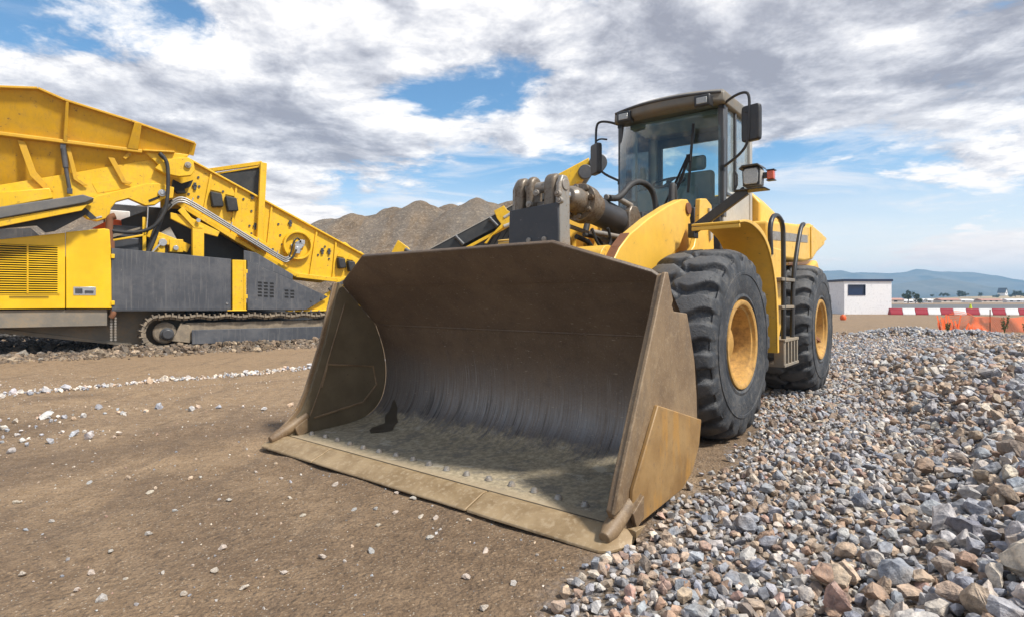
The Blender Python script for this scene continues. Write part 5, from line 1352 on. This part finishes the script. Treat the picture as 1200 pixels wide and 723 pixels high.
# ------------------------------------------------------------------ far side: mountains, fields, track, huts
def flat_mat(name, a, b_, scale, rough=.9, bump=.3, dist=.05):
    m, t, b = material(name)
    v = t.coord('Object'); n = t.noise(v, scale, 6, .65); n2 = t.noise(v, scale * 9, 5, .65)
    c = t.mix(t.step(n, .35, .65), a, b_)
    c = t.mix(t.math('MULTIPLY', t.step(n2, .5, .7), .4), c, [x * .6 for x in a])
    t.link(c, b.inputs['Base Color']); b.inputs['Roughness'].default_value = rough
    t.link(t.bump(n2, bump, dist), b.inputs['Normal'])
    return m
M['mountain'] = flat_mat('mountain_scrub', (.045, .06, .055), (.14, .13, .10), .008, bump=0)
def ridge(name, Yc, pts, thick, amp, seed, mat):
    xs_ = [(p[0] - 600) / 700 * Yc for p in pts]; zs_ = [CAM_H + (352 - p[1]) / 700 * Yc for p in pts]
    gx = np.linspace(xs_[0], xs_[-1], 260); gy = np.linspace(Yc - thick, Yc + thick, 50); vv = []
    L = Yc / 3000
    for y in gy:
        for x in gx:
            top = np.interp(x, xs_, zs_)
            f = 1 - abs(y - Yc) / thick
            n = mnoise.fractal((x * .004 / L, y * .004 / L, seed), 1.0, 2.0, 5) * amp
            vv.append((x, y, top * (f ** .85) * (1 + n * (1 - f * .85)) - 2 if f > 0 else -5))
    idx = np.arange(len(vv)).reshape(len(gy), len(gx))
    q = np.stack([idx[:-1, :-1], idx[:-1, 1:], idx[1:, 1:], idx[1:, :-1]], -1).reshape(-1, 4)
    tag(np_mesh(name, vv, q, mat, smooth=True), kind='structure')
ridge('mountains', 1700, [(200, 345), (500, 340), (700, 330), (850, 322), (930, 320), (975, 319), (985, 318), (1000, 320.5), (1020, 320), (1040, 319.5), (1065, 319), (1078, 317.5), (1090, 319), (1115, 319), (1140, 322), (1165, 327), (1185, 329), (1205, 331), (1300, 334), (1600, 345)], 350, .5, 3, M['mountain'])
ridge('mountains', 1250, [(900, 350), (990, 343), (1040, 335), (1075, 330), (1100, 327.5), (1120, 329), (1150, 336), (1180, 344), (1220, 350)], 200, .4, 9, M['mountain'])
M['field'] = flat_mat('dry_field', (.30, .21, .10), (.40, .30, .16), .03, bump=0)
ridge('hills', 480, [(1000, 352), (1050, 350), (1100, 348.5), (1130, 346.8), (1160, 346), (1185, 345.5), (1220, 346), (1300, 349), (1400, 352)], 120, .1, 5, M['field'])
M['asphalt'] = flat_mat('asphalt', (.10, .098, .098), (.135, .13, .128), .2, bump=.2)
tag(MB().add([(26, 58, .03), (260, 58, .03), (260, 128, .03), (26, 128, .03)], [(0, 1, 2, 3)]).build('road', M['asphalt'], smooth=False), kind='structure')

# white hut with a flat roof
bd = empty('site_hut', (28.6, 48.0, 0), 0)
tag(bd, 'small white flat roofed building with one dark window beyond the gravel', 'building')
M['white_wall'] = flat_mat('white_wall', (.84, .85, .87), (.88, .88, .89), .6, .7, .05, .01)
M['navy'] = plain('navy_trim', (.012, .028, .075), .4)
w = MB().box(-1.9, -1.55, 0, .2, 0, 2.62).box(-.25, 1.90, 0, .2, 0, 2.62).box(-1.55, -.25, 0, .2, 0, 1.55).box(-1.55, -.25, 0, .2, 2.32, 2.62).box(-1.9, -1.7, .2, 5.0, 0, 2.62).box(1.7, 1.9, .2, 5.0, 0, 2.62).box(-1.7, 1.7, 4.8, 5.0, 0, 2.62)
w.build('wall', M['white_wall'], bd, smooth=False)
MB().box(-1.98, 1.98, -.08, 5.08, 2.62, 2.80).build('roof', M['navy'], bd, bevel=.01)
wn = MB().box(-1.60, -.20, -.03, .05, 2.32, 2.37).box(-1.60, -.20, -.03, .05, 1.50, 1.55).box(-1.60, -1.55, -.03, .05, 1.55, 2.32).box(-.25, -.20, -.03, .05, 1.55, 2.32).build('window', M['navy'], bd)
MB().box(-1.55, -.25, .06, .08, 1.55, 2.32).build('pane', plain('hut_pane', (.008, .03, .09), .15), wn)

# red and white barrier along the track
def barrier_mesh(mat):
    return MB().prism([(-.24, 0), (-.24, .10), (-.13, .30), (-.10, .50), (.10, .50), (.13, .30), (.24, .10), (.24, 0)], -.445, .445, ax='x').build('barrier_block', mat, bevel=.02)
br, bw = barrier_mesh(M['barrier_red']), barrier_mesh(M['barrier_white'])
nr = nw = 0
for i in range(15):
    x = 29.9 + i * .90; y = 46.6 - i * .12
    red = i % 2 == 0
    src = br if red else bw
    first = (nr if red else nw) == 0
    o = src if first else src.copy()
    if not first: COL.objects.link(o)
    if red: nr += 1
    else: nw += 1
    o.location = (x, y, .0); o.rotation_euler.z = -.13
    tag(o, 'red block of the low red and white barrier by the track' if red else 'white block of the low red and white barrier by the track', 'barrier', 'red barrier blocks' if red else 'white barrier blocks')

# orange netting fence, slumped at its near end
def net():
    root = empty('mesh_fence', (16.2, 22.2, 0), 0)
    tag(root, 'sagging orange plastic mesh fence at the right edge beyond the gravel', 'mesh fence')
    def P(u, s):
        k = math.exp(-u / 1.0)
        x = u * .98 - .25 * k * (1 - s) + .15 * k * s
        y = .5 * math.sin(u * 1.1) * .4 + .15 * math.sin(u * 4 + s * 2) + .3 * k * math.sin(s * 4)
        top = .60 + .10 * math.sin(u * 1.7 + .8) - .14 * math.exp(-((u - 1.0) / .5) ** 2) + .10 * k
        return Vector((x, y, .02 + s * top))
    m = MB()
    nu, nv = 150, 14
    for j in range(nv + 1):
        s = j / nv
        pts = [P(6.5 * i / nu, s) for i in range(nu + 1)]
        for a, b_ in zip(pts[:-1], pts[1:]):
            m.add([a - Vector((0, .004, .010)), b_ - Vector((0, .004, .010)), b_ + Vector((0, .004, .010)), a + Vector((0, .004, .010))], [(0, 1, 2, 3)])
    for i in range(nu + 1):
        u = 6.5 * i / nu
        for j in range(nv):
            a, b_ = P(u, j / nv), P(u, (j + 1) / nv); e = Vector((.009, .004, 0))
            m.add([a - e, a + e, b_ + e, b_ - e], [(0, 1, 2, 3)])
    m.build('netting', M['plastic_orange'], root, smooth=False, recalc=False)
    # the bunched folds at the loose end
    f = MB()
    for k in range(26):
        x = rng.uniform(-.35, 1.2); h = .75 * math.exp(-max(0, x) * .9) * rng.uniform(.45, 1); dx = rng.uniform(-.12, .22)
        y = rng.uniform(-.3, .15)
        a = Vector((x, y, .0)); c = Vector((x + dx, y + .1, h)); e = Vector((.05, .015, 0))
        f.add([a - e, a + e, c + e * .6, c - e * .6], [(0, 1, 2, 3)])
    f.build('loose_netting', M['plastic_orange'], root, smooth=False, recalc=False)
    for u in (1.9, 4.3): 
        p = P(u, 0); MB().cyl((p.x, p.y, 0), (p.x, p.y, .85), .018, 8).build('post', M['rust'], root)
net()
o = MB().lathe([(0, 0), (.14, .01), (.17, .10), (.16, .22), (.09, .32), (0, .34)], (0, 0, 0), 'z', 20).build('marker_buoy', M['plastic_orange']); o.location = (19.4, 35.0, 0)
tag(o, 'small round orange marker lying on the ground in front of the white building', 'marker')
o = MB().lathe([(0, 0), (.2, 0), (.2, .03), (.12, .05), (.05, .42), (0, .43)], (0, 0, 0), 'z', 16).build('traffic_cone', plain('lime', (.55, .65, .02), .6)); o.location = (36.0, 46.9, .40)
tag(o, 'small yellow green cone on top of the red and white barrier', 'cone')

# weeds by the netting
def leaf_mat(name, a, b_):
    m, t, b = material(name)
    n = t.noise(t.coord('Object'), 3.0, 3)
    t.link(t.mix(t.step(n, .3, .7), a, b_), b.inputs['Base Color']); b.inputs['Roughness'].default_value = .8
    return m
M['weed'] = leaf_mat('weed_leaf', (.05, .09, .025), (.13, .15, .05))
M['leaf'] = leaf_mat('tree_leaf', (.030, .050, .020), (.065, .090, .035))
M['bark'] = plain('bark', (.10, .075, .055), .9)
def weed(x, y, h, lab):
    r_ = empty('weed', (x, y, 0), 0); tag(r_, lab, 'weed')
    m = MB(); st = MB()
    for k in range(7):
        a = rng.uniform(0, 6.28); t_ = Vector((math.cos(a) * .18 * h, math.sin(a) * .18 * h, h * rng.uniform(.6, 1)))
        st.tube([(0, 0, 0), t_ * .5 + Vector((0, 0, .05)), t_], .008, 4)
        for j in range(14):
            f = rng.uniform(.25, 1); p = t_ * f; d = Vector(rng.normal(size=3)).normalized() * .07; e = Vector(rng.normal(size=3)).normalized() * .03
            m.add([p, p + d * .5 + e, p + d, p + d * .5 - e], [(0, 1, 2, 3)])
    st.build('stem', M['weed'], r_); m.build('leaves', M['weed'], r_, smooth=False, recalc=False)
weed(15.6, 21.4, .45, 'low green weed left of the orange netting')
weed(17.9, 21.7, .70, 'tall green weed against the middle of the orange netting')
weed(19.5, 21.9, .65, 'green weed by the netting at the right edge of the photo')
weed(18.5, 21.5, .42, 'short green weed between the two taller ones by the netting')

# far trees
def tree(px, Y, h, w, lab, grp, seed):
    x = (px - 600) / 700 * Y
    r_ = empty('tree', (x, Y, 0 if Y < 300 else 2.0), 0); tag(r_, lab, 'tree', grp)
    rs = np.random.default_rng(seed)
    tk = MB().tube([(0, 0, 0), (.05 * h, 0, h * .35), (.0, .03 * h, h * .6)], [h * .045, h * .03, h * .015], 6)
    for k in range(4):
        a = k * 1.6; tk.tube([(0.03 * h, 0, h * .3), (math.cos(a) * w * .3, math.sin(a) * w * .3, h * .62)], [h * .02, h * .008], 5)
    tk.build('trunk', M['bark'], r_)
    V_, F_ = [], []
    cl = [(rs.normal(size=3) * np.array([w * .24, w * .24, h * .14]) + np.array([0, 0, h * .60]), rs.uniform(.16, .26) * w) for _ in range(9)]
    for c, r in cl:
        for _ in range(70):
            d = rs.normal(size=3); d /= np.linalg.norm(d); p = c + d * r * rs.uniform(.6, 1.05) * np.array([1, 1, .85])
            if p[2] < .12 * h: continue
            u = rs.normal(size=3) * .05 * w; v_ = rs.normal(size=3) * .05 * w
            n = len(V_); V_ += [p - u, p + v_, p + u]; F_.append((n, n + 1, n + 2))
    o = np_mesh('crown', V_, F_, M['leaf']); o.parent = r_
for i, (px, Y, h, w) in enumerate([(1064, 150, 3.0, 2.6), (1073, 152, 2.9, 2.3), (1078, 140, 1.3, 1.6)]):
    tree(px, Y, h, w, ['dark bushy tree just right of the white building', 'second dark tree right beside the bushy one', 'low round shrub in front of the two dark trees'][i], None, i + 1)
for i, (px, Y, h, w) in enumerate([(1105, 300, 2.2, 2.6), (1111, 300, 2.0, 2.0), (1124, 310, 3.0, 3.6), (1131, 310, 2.0, 3.0), (1149, 320, 2.4, 2.2), (1142, 260, 1.2, 2.0), (1167, 420, 1.5, 4.0), (1185, 400, 2.0, 3.0), (1190, 330, 3.2, 3.6), (1196, 330, 2.8, 3.6), (1203, 330, 3.0, 4.0), (1092, 320, 1.4, 2.0)]):
    tree(px, Y, h, w, 'small dark tree on the dry plain below the mountains', 'small dark trees on the plain', i + 20)
# far houses
M['pale_wall'] = plain('pale_wall', (.62, .55, .48), .85); M['tile'] = plain('roof_tile', (.42, .22, .17), .85); M['pale_roof'] = plain('pale_roof', (.62, .62, .62), .8)
def house(px, Y, wd, h, tile, lab, grp, rz):
    x = (px - 600) / 700 * Y
    r_ = empty('house', (x, Y, 0), rz); tag(r_, lab, 'house', grp)
    MB().box(-wd / 2, wd / 2, -1.5, 1.5, 0, h).build('wall', M['pale_wall'] if tile else M['white_wall'], r_, smooth=False)
    MB().prism([(-1.7, h + .005), (1.7, h + .005), (0, h + .5)], -wd / 2 - .2, wd / 2 + .2, ax='x').build('roof', M['tile'] if tile else M['pale_roof'], r_, smooth=False)
    for k in range(max(1, int(wd // 2.4))): MB().box(-wd / 2 + .8 + k * 2.2, -wd / 2 + 1.7 + k * 2.2, -1.52, -1.50, h * .35, h * .8).build('window', M['dark_inside'], r_)
for i, (px, Y, wd, h, tile) in enumerate([(1048, 170, 3.6, .9, 1), (1060, 172, 5.5, .55, 0), (1085, 175, 2.2, .7, 0), (1094, 200, 5.0, .6, 0), (1110, 190, 7.0, .8, 1), (1124, 205, 6.0, .6, 0), (1140, 210, 6.0, .5, 0), (1158, 200, 8.0, .7, 1), (1176, 215, 7.0, .6, 0), (1192, 200, 8.0, .7, 0), (1212, 205, 8, .7, 1)]):
    house(px, Y, wd, h, tile, 'far low house with a reddish roof on the plain' if tile else 'far low whitish house on the plain', 'far red roofed houses' if tile else 'far white houses', .15 * math.sin(i * 2))
cx = (1175 - 600) / 700 * 470
ch = empty('chapel', (cx, 470, 3.6), .5); tag(ch, 'far white gabled house with a steep dark roof alone on the dry hill', 'house')
MB().prism([(-2, 0), (2, 0), (2, 2.4), (0, 5.6), (-2, 2.4)], -2.5, 2.5).build('wall', M['white_wall'], ch, smooth=False)
MB().prism([(-2.5, 1.9), (0, 6.0), (2.5, 1.9), (2.2, 1.9), (0, 5.65), (-2.2, 1.9)], -2.8, 2.8).build('roof', M['dark_plate'], ch, smooth=False)
MB().box(-.4, .4, -2.54, -2.5, 1.2, 2.4).build('window', M['dark_inside'], ch)

# haze
m = bpy.data.materials.new('haze'); m.use_nodes = True
t = NT(m); t.n.remove(t.n['Principled BSDF'])
pv = t.new('ShaderNodeVolumePrincipled'); pv.inputs['Color'].default_value = (.36, .66, 1.0, 1); pv.inputs['Density'].default_value = .00045; pv.inputs['Anisotropy'].default_value = 0
t.link(pv.outputs[0], t.n['Material Output'].inputs['Volume'])
tag(MB().box(-2300, 2300, -60, 2070, -8, 96).build('haze', m, smooth=False), 'thin blue haze over the whole plain', 'haze', kind='stuff')

# ------------------------------------------------------------------ sky, sun, camera
SUN_AZ, SUN_EL = R(120), R(54)
w = bpy.data.worlds.new('World'); scene.world = w; w.use_nodes = True
t = NT(w)
bg = t.n['Background']; bg.inputs['Strength'].default_value = .10
sky = t.new('ShaderNodeTexSky', sky_type='NISHITA'); sky.sun_disc = False
sky.sun_elevation = SUN_EL; sky.sun_rotation = SUN_AZ; sky.altitude = 800; sky.air_density = 1.0; sky.dust_density = .6; sky.ozone_density = 1.6
g = t.new('ShaderNodeTexCoord').outputs['Generated']
dx, dy, dz = t.sep(g)
el = t.math('ARCSINE', dz); az = t.math('ARCTAN2', dx, dy)
cmb = t.new('ShaderNodeCombineXYZ'); t.link(az, cmb.inputs[0]); t.link(el, cmb.inputs[1]); AE = cmb.outputs[0]
den = t.math('ADD', t.math('MAXIMUM', dz, 0.0), .16)
c3 = t.new('ShaderNodeCombineXYZ'); t.link(t.math('DIVIDE', dx, den), c3.inputs[0]); t.link(t.math('DIVIDE', dy, den), c3.inputs[1]); c3.inputs[2].default_value = 0.37
PL = c3.outputs[0]
def blobs(lst):
    tot = None
    for px, py, sx, sy, amp in lst:
        a = math.atan((px - 600) / 700); e = math.atan((350 - py) / 700 * math.cos(a))
        d = t.vmath('MULTIPLY', t.vmath('SUBTRACT', AE, (a, e, 0)), (700 / sx, 700 / sy, 0))
        q_ = t.vmath('DOT_PRODUCT', d, d, 1)
        v_ = t.math('MULTIPLY', t.math('POWER', math.e, t.math('MULTIPLY', q_, -1.0)), amp)
        tot = v_ if tot is None else t.math('ADD', tot, v_)
    return tot
warp = t.new('ShaderNodeTexNoise'); t.link(PL, warp.inputs['Vector']); warp.inputs['Scale'].default_value = 1.4; warp.inputs['Detail'].default_value = 3
PW_ = t.vmath('ADD', PL, t.vmath('MULTIPLY', t.vmath('SUBTRACT', warp.outputs['Color'], (.5, .5, .5)), (.22, .22, 0)))
N1 = t.noise(PW_, 1.45, 13, .64)
N1b = t.noise(t.vmath('ADD', PW_, (.07, -.07, 0)), 1.45, 11, .64)
N2 = t.noise(t.vmath('ADD', PW_, (5.3, 2.1, 0)), .75, 7, .55)
N3 = t.noise(PW_, 5.0, 10, .60, .3)
cover = blobs([(70, 50, 140, 34, -.19), (300, 60, 60, 60, .0), (185, 30, 40, 30, -.10), (255, 30, 40, 30, -.12), (615, 88, 85, 32, -.165), (520, 122, 100, 22, -.12), (480, 120, 60, 40, -.10), (430, 215, 60, 14, -.06), (540, 200, 150, 34, -.16), (660, 235, 120, 40, -.16), (900, 220, 90, 46, -.20), (985, 170, 90, 18, -.16), (900, 300, 160, 24, -.10), (20, 150, 120, 40, .20), (120, 90, 200, 30, .08), (330, 60, 60, 40, .08),
               (380, 40, 160, 60, .16), (450, 165, 200, 40, .18), (900, 70, 340, 70, .26), (620, 30, 200, 40, .16), (1110, 200, 120, 40, .06), (1100, 292, 140, 16, .08), (1080, 250, 140, 30, -.10), (800, 260, 160, 60, -.08), (680, 130, 50, 26, .2), (140, 120, 110, 40, .14), (300, 210, 140, 50, .16), (-150, 60, 200, 120, .1)])
dens = t.math('ADD', t.math('ADD', N1, cover), t.math('MULTIPLY_ADD', N3, .36, -.18))
mask = t.step(dens, .43, .57)
dark = blobs([(900, 60, 260, 50, .34), (650, 50, 160, 40, .25), (1000, 120, 220, 30, .28), (400, 90, 140, 22, .10), (470, 110, 100, 24, .16), (520, 190, 140, 22, .12), (330, 150, 120, 30, .12), (640, 170, 180, 30, .10), (1170, 100, 120, 50, .16), (1080, 20, 60, 40, -.15), (250, 60, 60, 40, -.16), (180, 150, 120, 50, -.10), (690, 130, 40, 22, -.25), (480, 150, 120, 18, -.20), (1100, 230, 200, 60, -.06)])
lit = t.math('ADD', t.math('MULTIPLY', t.math('SUBTRACT', N1, N1b), 4.8), t.math('MULTIPLY_ADD', N2, -1.5, 1.42))
lit = t.math('SUBTRACT', t.math('ADD', lit, t.math('MULTIPLY_ADD', N3, .8, -.4)), t.math('ADD', dark, t.math('MULTIPLY', t.step(dens, .62, .95), .30)), clamp=True)
K = 7.9
ccol = t.ramp(lit, [(0.0, (.33, .335, .39)), (.3, (.45, .455, .51)), (.62, (.68, .68, .72)), (1.0, (1.04, 1.01, .99))])
ccol = t.vmath('MULTIPLY', ccol, (K, K, K))
blue = t.vmath('MULTIPLY', sky.outputs[0], (.78, 1.08, 1.16))
col = t.mix(mask, blue, ccol)
# wisps, drawn out along the horizon
wv = t.noise(t.vmath('ADD', t.vmath('MULTIPLY', AE, (3.2, 15, 0)), (2.0, 1.0, .3)), 1.5, 9, .62, .5)
wm = t.math('MULTIPLY', t.step(wv, .48, .72), t.math('MULTIPLY', t.step(el, .42, .16), .75))
col = t.mix(wm, col, (.92 * K, .90 * K, .90 * K))
# thin veil low over the horizon
veil = t.math('MULTIPLY', t.step(el, .24, .0), .92)
veil = t.math('MULTIPLY', veil, t.math('MULTIPLY_ADD', t.noise(t.vmath('MULTIPLY', AE, (3, 22, 0)), 1.0, 6, .6), .9, .5), clamp=True)
col = t.mix(veil, col, (1.22 * K, 1.06 * K, .92 * K))
# below the horizon: the ground's own tone
col = t.mix(t.step(dz, .0, -.03), col, (.16 * K, .12 * K, .08 * K))
t.link(col, bg.inputs['Color'])

sd = bpy.data.lights.new('sun', 'SUN'); sd.energy = 3.8; sd.angle = R(6); sd.color = (1.0, .95, .87)
so = bpy.data.objects.new('sun', sd); COL.objects.link(so)
so.rotation_euler = Vector((math.sin(SUN_AZ) * math.cos(SUN_EL), math.cos(SUN_AZ) * math.cos(SUN_EL), math.sin(SUN_EL))).to_track_quat('Z', 'Y').to_euler()
so.location = (0, 0, 50)

cd = bpy.data.cameras.new('camera'); cam = bpy.data.objects.new('camera', cd); COL.objects.link(cam)
cam.location = (0, 0, CAM_H); cam.rotation_euler = (R(90), 0, 0)
cd.sensor_fit = 'HORIZONTAL'; cd.sensor_width = 36; cd.lens = 21.0; cd.shift_y = -11.5 / 1200
cd.clip_start = .05; cd.clip_end = 20000
scene.camera = cam
vs = scene.view_settings
vs.view_transform = 'Standard'; vs.look = 'None'; vs.exposure = 0.55; vs.gamma = 1.0; vs.use_curve_mapping = False
scene.cycles.max_bounces = 6; scene.cycles.transparent_max_bounces = 12; scene.cycles.volume_bounces = 0
scene.render.film_transparent = False
